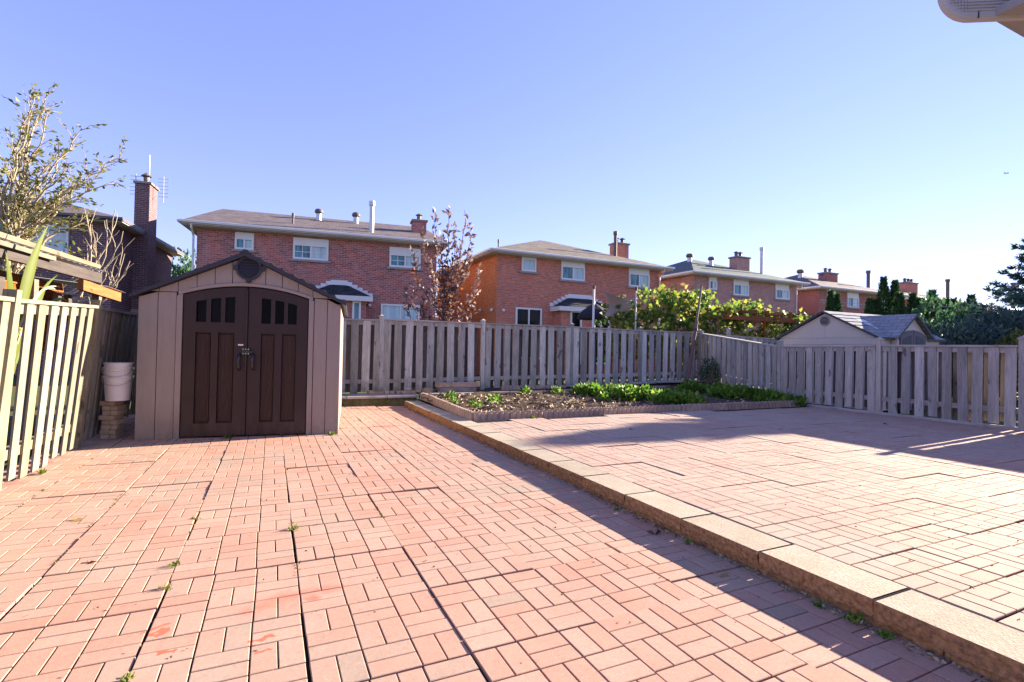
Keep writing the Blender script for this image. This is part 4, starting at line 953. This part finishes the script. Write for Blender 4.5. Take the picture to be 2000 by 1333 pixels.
# left tree with whippy shoots
lt_ = thing('deciduous_tree', 'sparse olive leaved tree with whippy bare shoots above the left fence', 'tree', (-4.10, 12.25, 0))
def LA(a, z, b=0.0): return Vector((rh.x * a + fh.x * b, rh.y * a + fh.y * b, z))
fork = LA(-.35, 2.2); tr = MB(); tr.tube([LA(-.42, -.05), LA(-.40, 1.1), fork], [.13, .11, .10], 9); tr.build('trunk', 'bark', lt_, smooth=True)
tw = MB(); lv = []; ld = []
tips = [(-.52, 6.13), (-.33, 5.8), (-.1, 5.75), (.14, 5.33), (.38, 5.5), (.48, 4.7), (.67, 5.0), (.86, 5.18), (1.1, 4.9), (1.05, 4.5), (1.47, 4.2), (1.57, 3.95), (1.24, 4.28), (.67, 4.28), (.24, 4.9), (-.3, 5.1), (-.95, 5.66), (-1.1, 4.7), (-.7, 5.9), (-1.4, 5.3), (.3, 4.1), (.9, 3.9), (-.05, 4.5), (-.6, 4.4), (1.3, 3.7), (.55, 3.6)]
for (a, z) in tips:
    tip = LA(a, 2.0 + (z - 2.0) * .99, random.uniform(-.9, .9)); st0 = fork + Vector((random.uniform(-.1, .1), random.uniform(-.1, .1), random.uniform(-.2, .35)))
    bow = LA(-.12 * (a + .4), .18, random.uniform(-.15, .15)); path = bez(st0, tip, bow, 12, .035)
    tw.tube(path, [.030 * (1 - .85 * k / 12) + .003 for k in range(13)], 5, cap=False)
    for k in range(4, 13):
        base = path[k]; dr = (path[min(k + 1, 12)] - path[k - 1]).normalized()
        for _ in range(2):
            d = (dr + Vector((random.gauss(0, .55), random.gauss(0, .55), random.gauss(.1, .4)))).normalized(); L = random.uniform(.25, .75) * (1.2 - k / 18)
            tp = bez(base, base + d * L, (0, 0, .03), 4, .012); tw.tube(tp, [.008, .006, .005, .004, .002], 4, cap=False)
            for q in range(1, 5):
                for _ in range(random.choice((0, 1, 2, 2))):
                    lv.append(tp[q] + Vector((random.gauss(0, .02),) * 3)); ld.append(d + Vector((random.gauss(0, .6), random.gauss(0, .6), -.2)))
for (a, z) in ((1.7, 3.4), (2.04, 2.8), (2.14, 2.67), (1.85, 3.57), (1.75, 2.6), (2.0, 3.2), (1.45, 3.3), (1.5, 3.0), (1.95, 2.45), (1.3, 3.6)):   # bare pruned shoots
    s0 = LA(.75 + random.uniform(-.3, .35), 1.9 + random.uniform(-.2, .4), -.2); path = bez(s0, LA(a, z, -.3), LA(.22, -.16), 10, .008)
    tw.tube(path, [.018 * (1 - .6 * k / 10) for k in range(11)], 5)
    for k in (3, 5, 7, 8): 
        d = Vector((random.gauss(0, .4), random.gauss(0, .4), 1)).normalized(); tw.tube(bez(path[k], path[k] + d * random.uniform(.2, .6), (0, 0, 0), 3, .02), [.008, .006, .005, .003], 4)
tw.tube(bez(fork, LA(.9, 2.0, -.2), (0, 0, .1), 6, .03), [.06, .055, .05, .045, .04, .035, .03], 6)
tw.build('branches', 'bark_pale', lt_, uv=False)
n = 1200; c = np.array(LA(-1.0, 3.55, 0)); r = rng.normal(size=(n, 3)); r = norm(r) * (rng.random((n, 1)) ** .45)
dn = c + r * np.array([1.05, 1.0, 1.05]) + norm(rng.normal(size=(n, 3))) * .1
dn2 = np.array(LA(.1, 2.85, 0)) + norm(rng.normal(size=(260, 3))) * (rng.random((260, 1)) ** .5) * np.array([1.0, .7, .45])
cl = np.array([mnoise.noise(Vector(p) * 2.2) for p in dn]); dn = dn[cl > -.12]
allp = np.concatenate([np.array([tuple(v) for v in lv]), dn, dn2]); alld = np.concatenate([np.array([tuple(v) for v in ld]), rng.normal(size=(len(dn) + len(dn2), 3))])
quads('crown', leaves(allp, .092, .40, alld, .5, .15), 'leaf_olive', lt_)

# purple-leaved tree behind the fence
pt = thing('purple_leaf_tree', 'young purple leaved tree with upright shoots behind the back fence', 'tree', (4.27, 13.45, 0))
tr = MB(); tr.tube([(0, 0, -.05), (.01, 0, 1.2), (.0, .02, 2.2)], [.05, .045, .038], 8); tr.build('trunk', 'bark_pale', pt, smooth=True)
tw = MB(); lv = []; ld = []
for (px, py) in ((820, 445), (848, 412), (876, 408), (905, 415), (920, 455), (915, 490), (930, 522), (812, 500), (806, 560), (800, 578), (925, 572), (885, 445), (862, 470), (838, 505), (897, 500), (850, 545), (885, 540), (830, 590), (905, 600), (868, 520), (875, 575), (845, 605), (890, 480)):
    a, z = (px - 868) * .0139, 1.25 + (681 - py) * .0139; tip = LA(a, z, random.uniform(-.7, .5)); hz_ = max(.9, z - random.uniform(1.4, 2.4))
    path = bez(Vector((0, 0, min(hz_, 2.6))) + Vector((random.gauss(0, .05), random.gauss(0, .05), 0)), tip, LA(a * .25, -.15), 12, .02)
    tw.tube(path, [.016 * (1 - .8 * k / 12) + .002 for k in range(13)], 5, cap=False)
    for k in range(2, 13):
        dr = (path[min(k + 1, 12)] - path[k - 1]).normalized()
        for _ in range(6):
            t = random.random(); p = path[k - 1].lerp(path[k], t) + Vector((random.gauss(0, .035), random.gauss(0, .035), random.gauss(0, .035))); d = (dr * .7 + Vector((random.gauss(0, .8), random.gauss(0, .8), random.gauss(.1, .5)))); lv.append(p); ld.append(d)
tw.build('branches', 'bark_dark', pt, uv=False)
lv = np.array([tuple(v) for v in lv]); ld = np.array([tuple(v) for v in ld])
warm = (lv[:, 2] < 3.3) & (rng.random(len(lv)) < .16)
quads('crown', leaves(lv[~warm], .15, .42, ld[~warm], .4), 'leaf_purple', pt); quads('turning_leaves', leaves(lv[warm], .15, .48, ld[warm], .4), 'leaf_orange', pt)

# vine-covered pergola
pg = thing('pergola', 'reddish timber pergola carrying the grape vine behind the back fence', 'pergola', (0, 0, 0))
for x in (13.3, 15.5, 17.6): MB().box(x - .05, x + .05, 12.35, 12.45, 0, 2.36).build('post', 'pergola', pg)
for yy, z in ((12.32, 2.37), (12.46, 2.37), (14.0, 2.45)): MB().box(12.9, 18.0, yy, yy + .045, z, z + .16).build('beam', 'pergola', pg)
for k in range(9): MB().box(13.05 + k * .58, 13.10 + k * .58, 12.1, 14.4, 2.615, 2.72).build('rafter', 'pergola', pg)
vp = [(8.92, 2.30), (9.38, 2.70), (10.05, 2.90), (10.58, 3.14), (11.37, 3.03), (12.22, 3.21), (13.12, 3.32), (13.6, 2.97), (14.2, 2.78), (15.06, 2.98), (15.58, 2.70), (17.19, 2.64), (17.9, 2.35)]
vx_ = np.array([p[0] for p in vp]); vz_ = np.array([p[1] for p in vp])
vn = thing('grape_vine', 'sunlit grape vine mass climbing over the pergola behind the back fence', 'vine', (0, 0, 0))
n = 9000; X = rng.uniform(9.0, 17.9, n); top = np.interp(X, vx_, vz_) + rng.normal(0, .10, n); u = rng.random(n) ** 1.25; Z = top - u * (top - 1.0); Y = 12.72 + rng.normal(0, .34, n)
hang = (X > 13.6) & (Z < 2.3) & (Z > 1.5); keep = (~hang) | (rng.random(n) < .75)
nz = np.array([mnoise.noise(Vector((x * 1.5, y_ * 1.5, z * 1.9))) for x, y_, z in zip(X, Y, Z)]); keep &= nz > -.10
P = np.stack([X, Y, Z], 1)[keep]; dr = np.stack([rng.normal(0, .5, len(P)), -np.abs(rng.normal(.5, .5, len(P))), rng.normal(.0, .5, len(P))], 1); dry = (rng.random(len(P)) < .13) | ((P[:, 2] < 2.0) & (rng.random(len(P)) < .35))
quads('foliage', leaves(P[~dry], .165, .8, dr[~dry], .7, .15, .12), 'leaf_vine', vn); quads('dry_foliage', leaves(P[dry], .16, .6, dr[dry], .8, .3), 'leaf_dry', vn)
tw = MB()
for k in range(46):
    x = random.uniform(9.1, 17.5); zt = float(np.interp(x, vx_, vz_)); s0 = Vector((x + random.gauss(0, .4), 12.85 + random.gauss(0, .2), random.uniform(0, .6)))
    tw.tube(bez(s0, (x, 12.85 + random.gauss(0, .3), zt + random.uniform(-.2, .22)), (random.gauss(0, .2), random.gauss(0, .1), 0), 8, .05), [.018 - .0026 * q for q in range(9)], 5)
tw.build('stems', 'bark', vn, uv=False)
for (x, yy, zt, mt, lab) in ((8.55, 12.62, 3.05, 'white', 'white post with black cap holding the shade cloth'), (9.62, 12.02, 3.02, 'galv', 'thin pale metal post standing in front of the grape vine')):
    p_ = thing('post', lab, 'post', (x, yy, 0)); MB().tube([(0, 0, 0), (.03, 0, zt)], .034 if mt == 'white' else .026, 10).build('shaft', mt, p_)
    MB().tube([(.03, 0, zt), (.035, 0, zt + .10)], .04, 10).build('cap', 'black', p_)
sc = MB(); ns = 10; A, B, Cc, Dd = Vector((8.72, 12.42, 3.02)), Vector((9.9, 12.28, 2.86)), Vector((9.5, 12.4, 2.2)), Vector((8.80, 12.44, 2.27)); idx = {}
for i in range(ns + 1):
    for j in range(ns + 1):
        u, v = i / ns, j / ns; p = A.lerp(B, u).lerp(Dd.lerp(Cc, u), v); pull = .22 * (4 * v * (1 - v)) * (1 - u); p = p + Vector((pull, .10 * sin(u * 5) * sin(v * 4), -.10 * 4 * u * (1 - u) * (1 - v))); idx[i, j] = len(sc.v); sc.v.append(tuple(p))
for i in range(ns):
    for j in range(ns): sc.f.append((idx[i, j], idx[i, j + 1], idx[i + 1, j + 1], idx[i + 1, j])); sc.mi.append(0)
tag(sc.build('shade_cloth', 'cloth', smooth=True), 'tan shade cloth stretched from the white post into the vine', 'shade cloth')
um = thing('patio_umbrella', 'dark drooping patio umbrella in front of the bay of the red house', 'umbrella', (9.98, 14.62, 0))
MB().lathe([(.02, 2.85), (.12, 2.80), (.42, 2.62), (.60, 2.44), (.62, 2.32), (.58, 2.30), (.40, 2.50), (.1, 2.70)], n=8).build('canopy', 'umbrella', um); MB().tube([(0, 0, 0), (0, 0, 2.92)], .024, 8).build('pole', 'white', um)

# evergreens
def cedar(x, y, h, r, label, n=2600):
    t = thing('cedar_tree', label, 'tree', (x, y, 0), random.uniform(0, 6), 'columnar cedars beyond the right fence')
    MB().tube([(0, 0, -.06), (0, 0, h * .5), (0, 0, h * .92)], [.06, .04, .01], 6).build('trunk', 'bark_dark', t)
    z = h * (1 - (1 - rng.random(n)) ** .62) ; z = h * rng.random(n) ** .85; prof = r * np.minimum(1, (1 - z / h) * 1.35 + .015) ** .95; th = rng.uniform(0, 2 * pi, n)
    lob = 1 + .22 * np.sin(th * 5 + z * 3) + .18 * np.sin(th * 3 - z * 5); rad = prof * lob * (rng.random(n) ** .35)
    p = np.stack([rad * np.cos(th), rad * np.sin(th), z], 1); d = np.stack([np.cos(th) * .6, np.sin(th) * .6, np.full(n, 1.0)], 1)
    quads('crown', leaves(p, .17, .34, d, .45, 0, .1), 'leaf_cedar', t)
cd = [(23.67, 15.34, 4.16, .42, 'left narrow cedar of the close pair above the pale shed'), (23.97, 15.21, 4.0, .40, 'right narrow cedar of the close pair above the pale shed'),
      (23.22, 13.35, 3.60, .5, 'short cedar just right of the far crimson house window'), (23.5, 13.22, 3.55, .45, 'short cedar beside the tallest cedars'), (23.75, 13.09, 4.54, .62, 'tallest cedar in the hedge behind the pale shed'),
      (24.19, 12.88, 4.39, .58, 'second tallest cedar in the hedge behind the pale shed'), (23.29, 12.21, 3.77, .5, 'bright tipped cedar right of the tallest pair'), (23.77, 11.99, 3.74, .5, 'pointed cedar below the far clustered chimney'),
      (24.04, 11.86, 3.53, .5, 'cedar right of the pointed one below the chimney'), (24.47, 11.65, 3.88, .6, 'tall cedar behind the pale green shrub'), (26.2, 11.95, 3.66, .5, 'thin cedar tip left of two behind the shrub'), (26.48, 11.82, 3.65, .5, 'thin cedar tip right of two behind the shrub'),
      (27.17, 11.49, 3.84, .75, 'broad domed cedar standing alone against the sky'), (24.41, 10.59, 3.02, .7, 'low cedar in the dark hedge, first from the left'), (25.04, 10.29, 2.99, .7, 'low cedar in the dark hedge, second from the left'), (25.5, 10.08, 2.88, .7, 'low cedar in the dark hedge, third from the left'), (25.95, 9.87, 2.89, .7, 'low cedar in the dark hedge below the spruce')]
for c_ in cd: cedar(*c_)
sp = thing('spruce_tree', 'large blue green spruce at the right edge against the sky', 'tree', (22.5, 7.0, 0))
MB().tube([(0, 0, -.06), (0, 0, 3.4), (0, 0, 6.8)], [.2, .13, .02], 8).build('trunk', 'bark_dark', sp)
tw = MB(); pts = []; ds = []
for k in range(26):
    z = .7 + 5.9 * k / 26; R0 = (6.9 - z) * .52 * min(1, .75 + z * .1); nb = 9 if z < 5 else 7
    for b in range(nb):
        th = 2 * pi * (b + random.uniform(-.3, .3)) / nb + k * 1.1; L = min(2.6, R0) * random.uniform(.72, 1.12); e = Vector((cos(th) * L, sin(th) * L, z + .06 * L - .10 * L * L * .4 + .12)); path = bez((0, 0, z), e, (0, 0, -.12 * L), 6, .02)
        tw.tube(path, [.028 - .0036 * q for q in range(7)], 4, cap=False)
        for q in range(1, 7):
            dr = (path[q] - path[q - 1]).normalized(); side = dr.cross(up)
            for sgn in (-1, 1):
                sl = L * .30 * (1.1 - q / 9) ; sd = (dr * .8 + side * sgn * .8 + up * random.uniform(-.25, .15)).normalized()
                m = 9
                for w in range(m):
                    pp = path[q] + sd * sl * w / m + Vector((random.gauss(0, .02), random.gauss(0, .02), random.gauss(0, .02)))
                    for _ in range(3): pts.append(tuple(pp)); ds.append(tuple(sd + Vector((random.gauss(0, .5), random.gauss(0, .5), random.gauss(.1, .45)))))
            for _ in range(5): pts.append(tuple(path[q - 1].lerp(path[q], random.random()))); ds.append(tuple(dr + Vector((random.gauss(0, .6), random.gauss(0, .6), random.gauss(.1, .4)))))
tw.build('branches', 'bark_dark', sp, uv=False)
quads('crown', leaves(np.array(pts), .15, .26, np.array(ds), .2, 0, .05), 'leaf_spruce', sp)
def bush(x, y, h, r, mat, label, n=3500, size=.13, asp=.5, stem=True, name='shrub', z0=.0, thr=-.2):
    t = thing(name, label, 'shrub', (x, y, z0)); tw = MB()
    for k in range(7): tw.tube(bez((random.gauss(0, .05), random.gauss(0, .05), -.05), (random.gauss(0, r * .5), random.gauss(0, r * .5), h * random.uniform(.6, .92)), (0, 0, .1), 6, .03), [.022 - .0026 * q for q in range(7)], 5)
    tw.build('stems', 'bark', t, uv=False)
    q = norm(rng.normal(size=(n, 3))) * (rng.random((n, 1)) ** .38); lump = 1 + .22 * np.array([mnoise.noise(Vector(v) * 2.1 + Vector((x, y, 0))) for v in q])[:, None]
    p = q * lump * np.array([r, r, h * .5]) + np.array([0, 0, h * .52]); nz = np.array([mnoise.noise(Vector(v) * (2.2 / max(.3, r)) + Vector((y, x, 0))) for v in p]); p = p[nz > thr]
    quads('crown', leaves(p, size, asp, p - np.array([0, 0, h * .3]), .9, -.1), mat, t); return t
bush(20.0, 9.35, 3.25, 1.0, 'leaf_bush', 'loose pale green shrub in front of the cedar hedge', 2600, .19, .55, thr=-.05)
bush(17.8, 7.65, 2.25, 1.05, 'leaf_blue', 'rounded dark blue green shrub right of the pale shed', 3400, .15)
bush(19.6, 7.55, 2.6, 1.1, 'leaf_blue', 'dark shrub below the spruce at the right edge', 3400, .16)
bush(17.9, 6.3, 2.1, .75, 'leaf_olive', 'yellow green shrub at the far right edge above the fence', 1800, .13)
bush(18.8, 9.2, 2.2, .9, 'leaf_blue', 'dark shrub between pale shed and pale green shrub', 2600, .15)
bush(-5.4, 40.0, 7.1, 1.3, 'leaf_bush', 'small green treetop in the gap between dark house and plum house', 3200, .3, name='treetop')
bush(10.95, 10.45, .85, .25, 'leaf_bush', 'slim dark green shrub in the corner of the garden by the fence', 700, .07, z0=.25)

# garden plants
ORD = ['first', 'second', 'third', 'fourth', 'fifth', 'sixth', 'seventh', 'eighth', 'ninth', 'tenth', 'eleventh', 'twelfth', 'thirteenth', 'last']
def plant(x, y, r, h, n, size, label, grp, mat='leaf_garden'):
    t = thing('vegetable_plant', label, 'plant', (x, y, soil_z(x, y)), 0, grp); tw = MB()
    for k in range(5): tw.tube([(0, 0, -.02), (random.gauss(0, r * .4), random.gauss(0, r * .4), h * .7)], [.006, .003], 4)
    tw.build('stems', 'leaf_garden', t, uv=False); q = norm(rng.normal(size=(n, 3))) * (rng.random((n, 1)) ** .4); q[:, 2] = np.abs(q[:, 2])
    p = q * np.array([r, r, h]); d = q + np.array([0, 0, .35]); quads('leaves', leaves(p, size, .62, d, .7, .1, .14), mat, t)
for k in range(13):
    t = k / 12; plant(6.75 + .95 * t + random.gauss(0, .16), 10.15 - 2.2 * t + random.gauss(0, .08), random.uniform(.26, .4), random.uniform(.14, .24), 230, .11, 'lush green vegetable plant, %s from the back in the middle garden row' % ORD[k], 'leafy row in the middle of the garden')
for k in range(14):
    t = k / 13; plant(9.9 + .35 * t + random.gauss(0, .28), 9.9 - 2.15 * t + random.gauss(0, .08), random.uniform(.26, .4), random.uniform(.13, .22), 220, .11, 'green vegetable plant, %s from the back in the row by the right fence' % ORD[k], 'leafy row by the right fence')
for (x, y, s, lab) in ((3.95, 9.15, 1.0, 'upright seedling clump near the left corner of the garden bed'), (3.42, 8.8, .6, 'tiny pale seedling beside the left garden edging'), (3.35, 10.1, .7, 'small seedling near the concrete block pile'), (3.25, 9.5, .6, 'tiny seedling at the left edging in mid bed'), (6.05, 10.35, .9, 'yellowish seedling left of the middle row'), (5.3, 10.5, .8, 'small seedling by the kerb at mid bed'), (6.35, 8.9, .9, 'pale yellow green seedling in front of the middle row'), (8.4, 9.6, .6, 'lone seedling between the two leafy rows')):
    plant(x, y, .15 * s, .17 * s, int(70 * s), .075, lab, None)

# broad-bladed plant over the left fence
yp = thing('blade_leaf_plant', 'tall yellow green blade leaved plant rising over the left fence', 'plant', (-2.36, 6.85, 0))
def blade(pts, w, mat='blade', par=yp, name='leaf_blade', tw_=(0, 1, 0)):
    q = []; P = [Vector(p) for p in pts]
    from mathutils import geometry as G
    C4 = G.interpolate_bezier(P[0], P[1], P[2], P[3], 14)
    mb = MB(); n = len(C4)
    for k, c_ in enumerate(C4):
        d = (C4[min(k + 1, n - 1)] - C4[max(k - 1, 0)]).normalized(); s = d.cross(Vector((.9, -.35, .1)).cross(d)).normalized() if False else d.cross(Vector((.85, -.5, .15))).normalized(); t = k / (n - 1); ww = w * min(1, t * 4 + .35) * min(1, (1 - t) * 2.4 + .02)
        fo = s.cross(d) * ww * .35; mb.v += [tuple(c_ - s * ww), tuple(c_ + fo), tuple(c_ + s * ww)]
    for k in range(n - 1):
        for j in (0, 1): a = k * 3 + j; mb.f.append((a, a + 1, a + 4, a + 3)); mb.mi.append(0)
    mb.build(name, mat, par, smooth=True, uv=False)
blade([(0, 0, .9), (.02, .05, 1.6), (.05, .15, 2.1), (.13, .36, 2.50)], .055)
blade([(.02, .02, 1.0), (.06, .15, 1.55), (.1, .35, 1.85), (.12, .72, 2.00)], .024)
blade([(.02, .0, 1.0), (.06, .22, 1.5), (.08, .40, 1.72), (.10, .50, 1.90)], .028)
blade([(.0, -.1, 1.1), (.04, -.2, 1.6), (.05, -.25, 1.9), (.02, -.3, 2.1)], .03)
blade([(.05, .35, 1.3), (.10, .55, 1.72), (.13, .75, 1.78), (.16, .98, 1.70)], .020)
blade([(.03, .0, 1.2), (.08, .2, 1.8), (.1, .5, 1.95), (.14, .85, 1.76)], .012, 'blade_dry')
blade([(.03, -.1, 1.2), (.08, .1, 1.7), (.1, .4, 1.9), (.14, .8, 1.86)], .011, 'blade_dry')

# weeds in the joints, fallen leaves
def weed(x, y, z, s, label, grp, n=26, mat='blade'):
    t = thing('weed', label, 'weed', (x, y, z), random.uniform(0, 6), grp); p = rng.normal(0, .012 * s, (n, 3)); p[:, 2] = 0; d = rng.normal(0, .7, (n, 3)); d[:, 2] = np.abs(d[:, 2]) + .5
    quads('leaves', leaves(p, .032 * s, .26, d, .3), mat, t)
for wi, (x, y, s) in enumerate(((-.455, 3.41, 1.0), (-.455, 3.11, 1.0), (.165, 3.77, 1.1), (-.455, 4.24, .8), (-.455, 2.32, .9), (-1.675, 5.5, .6), (1.38, 8.9, .7))): weed(x, y, -.006, s, 'small yellow green weed in a lower patio joint, ' + ['just behind the nearest pair', 'nearer the camera of the left pair', 'below the centre of the patio', 'left of centre, far one', 'nearest the bottom edge', 'near the left fence', 'beside the far end of the step'][wi], 'weeds in the patio joints')
for wi, (x, y, s) in enumerate(((2.50, 2.55, .8), (2.50, 1.66, .9), (2.51, 1.5, 1.5), (2.50, 1.36, 1.0), (2.5, 3.3, .7), (2.5, 4.9, .7))): weed(x, y, -.002, s, 'small green weed at the stone step foot, %s counting from the camera' % ['fourth', 'third', 'second and largest', 'first', 'fifth', 'sixth'][wi], 'weeds along the stone step', 34, 'leaf_garden')
for (x, y, s, lab) in ((.80, 7.52, 1.6, 'pale weed at the right corner of the shed'), (-.50, 7.70, 1.5, 'pale weed under the left shed door'), (.16, 7.62, 1.1, 'small weed under the right shed door'), (-1.9, 6.2, 1.4, 'weed at the foot of the sunlit left fence'), (3.9, 7.44, 1.6, 'weed in front of the scalloped edging')): weed(x, y, 0 if y < 7.4 or x < 2 else .12, s, lab, None, 30)
for k, (x, y, z) in enumerate(((2.40, 2.75, .002), (5.97, 6.6, .125), (6.9, 5.2, .125), (8.3, 4.1, .125), (4.7, 5.9, .125), (-1.2, 4.5, .004), (-.9, 3.6, .004), (2.3, 2.1, .002), (9.2, 5.0, .125))):
    o = quads('fallen_leaf', leaves(np.array([(0, 0, 0), (.01, .015, .002)]), .055, .6, np.array([(1, .2, .12), (-.6, .8, .1)]), .2), 'leaf_dry' if k % 2 else 'bark_dark'); o.location = (x, y, z); tag(o, 'small curled dead leaf ' + ['in the shade of the step, farther one', 'on the raised patio near the garden edging', 'in the middle of the raised patio', 'on the shaded raised patio nearer the right edge', 'on the raised patio in the tree shadow', 'on the lower patio near the left fence', 'on the lower patio left of the weeds', 'in the shade of the step, nearer one', 'on the raised patio by the right fence'][k], 'leaf', 'dead leaves on the patio')

mp_ = []
for xl in (-1.675, -1.065, -.455, .165, .77, 1.38, 1.99):
    for _ in range(9):
        yc_ = random.uniform(2.0, 9.5); ln_ = random.uniform(.04, .22)
        mp_ += [(xl + random.gauss(0, .005), yc_ + random.uniform(-ln_, ln_), -.006) for _ in range(int(60 * ln_) + 3)]
mo = quads('joint_moss', leaves(np.array(mp_), .016, .6, np.array([(random.gauss(0, 1), random.gauss(0, 1), .5) for _ in mp_]), .3), 'leaf_olive'); tag(mo, 'tiny moss and seedlings caught in the paving joints', 'moss', kind='stuff')
mp_ = [(2.545 - abs(random.gauss(0, .028)), random.uniform(.3, 10.5), .002) for _ in range(1500)]
mo = quads('step_debris', leaves(np.array(mp_), .022, .6, np.array([(random.gauss(0, 1), random.gauss(0, 1), .15) for _ in mp_]), .3), 'mulch'); tag(mo, 'dry crumbs and leaf litter gathered along the foot of the stone step', 'litter', kind='stuff')
mp_ = [(random.uniform(-1.9, 2.4), random.uniform(1.5, 9), .003) for _ in range(260)] + [(random.uniform(2.9, 10), random.uniform(1.0, 7.4), .122) for _ in range(420)]
mo = quads('patio_grit', leaves(np.array(mp_), .013, .7, np.array([(random.gauss(0, 1), random.gauss(0, 1), .1) for _ in mp_]), .2), 'bark_dark'); tag(mo, 'fine dark grit and leaf crumbs strewn over both patios', 'grit', kind='stuff')
# overhead cables and airliner
for k, dz in enumerate((0, .16)):
    a, b = Vector((31.6, 21.2, 4.60 + dz)), Vector((19.9, 5.9, 2.62 + dz)); pts = [a.lerp(b, t) + Vector((0, 0, -.25 * 4 * t * (1 - t))) for t in [q / 20 for q in range(21)]]
    tag(MB().tube(pts, .012, 5).build('cable', 'cable'), ('lower' if k == 0 else 'upper') + ' of two thin overhead cables crossing the cedar hedge', 'cable')
pole_ = thing('cable_pole', 'thin dark pole holding the cables past the right edge', 'pole', (19.9, 5.9, 0)); MB().tube([(0, 0, 0), (0, 0, 2.9)], .05, 8).build('shaft', 'rust_pipe', pole_); MB().box(-.2, .2, -.03, .03, 2.55, 2.62).build('crossarm', 'rust_pipe', pole_)
ap = thing('airplane', 'tiny dark airliner in the sky at the right', 'airplane', (4521, 1720, 1264.5), radians(-20))
MB().tube([(-19, 0, 0), (-17, 0, 1), (-10, 0, 1.2), (10, 0, 1.2), (16, 0, .8), (20, 0, .2)], [.3, 1.6, 2.1, 2.1, 1.5, .2], 8).build('fuselage', 'airframe', ap); MB().prism([(-5, -17), (-1, -17), (4, 0), (-1, 17), (-5, 17), (-4, 0)][::-1], .2, .9, plane='xy').build('wing', 'airframe', ap); MB().prism([(-19, 2), (-14, 2), (-17, 8), (-19.5, 8)], -.3, .3).build('tail_fin', 'airframe', ap)
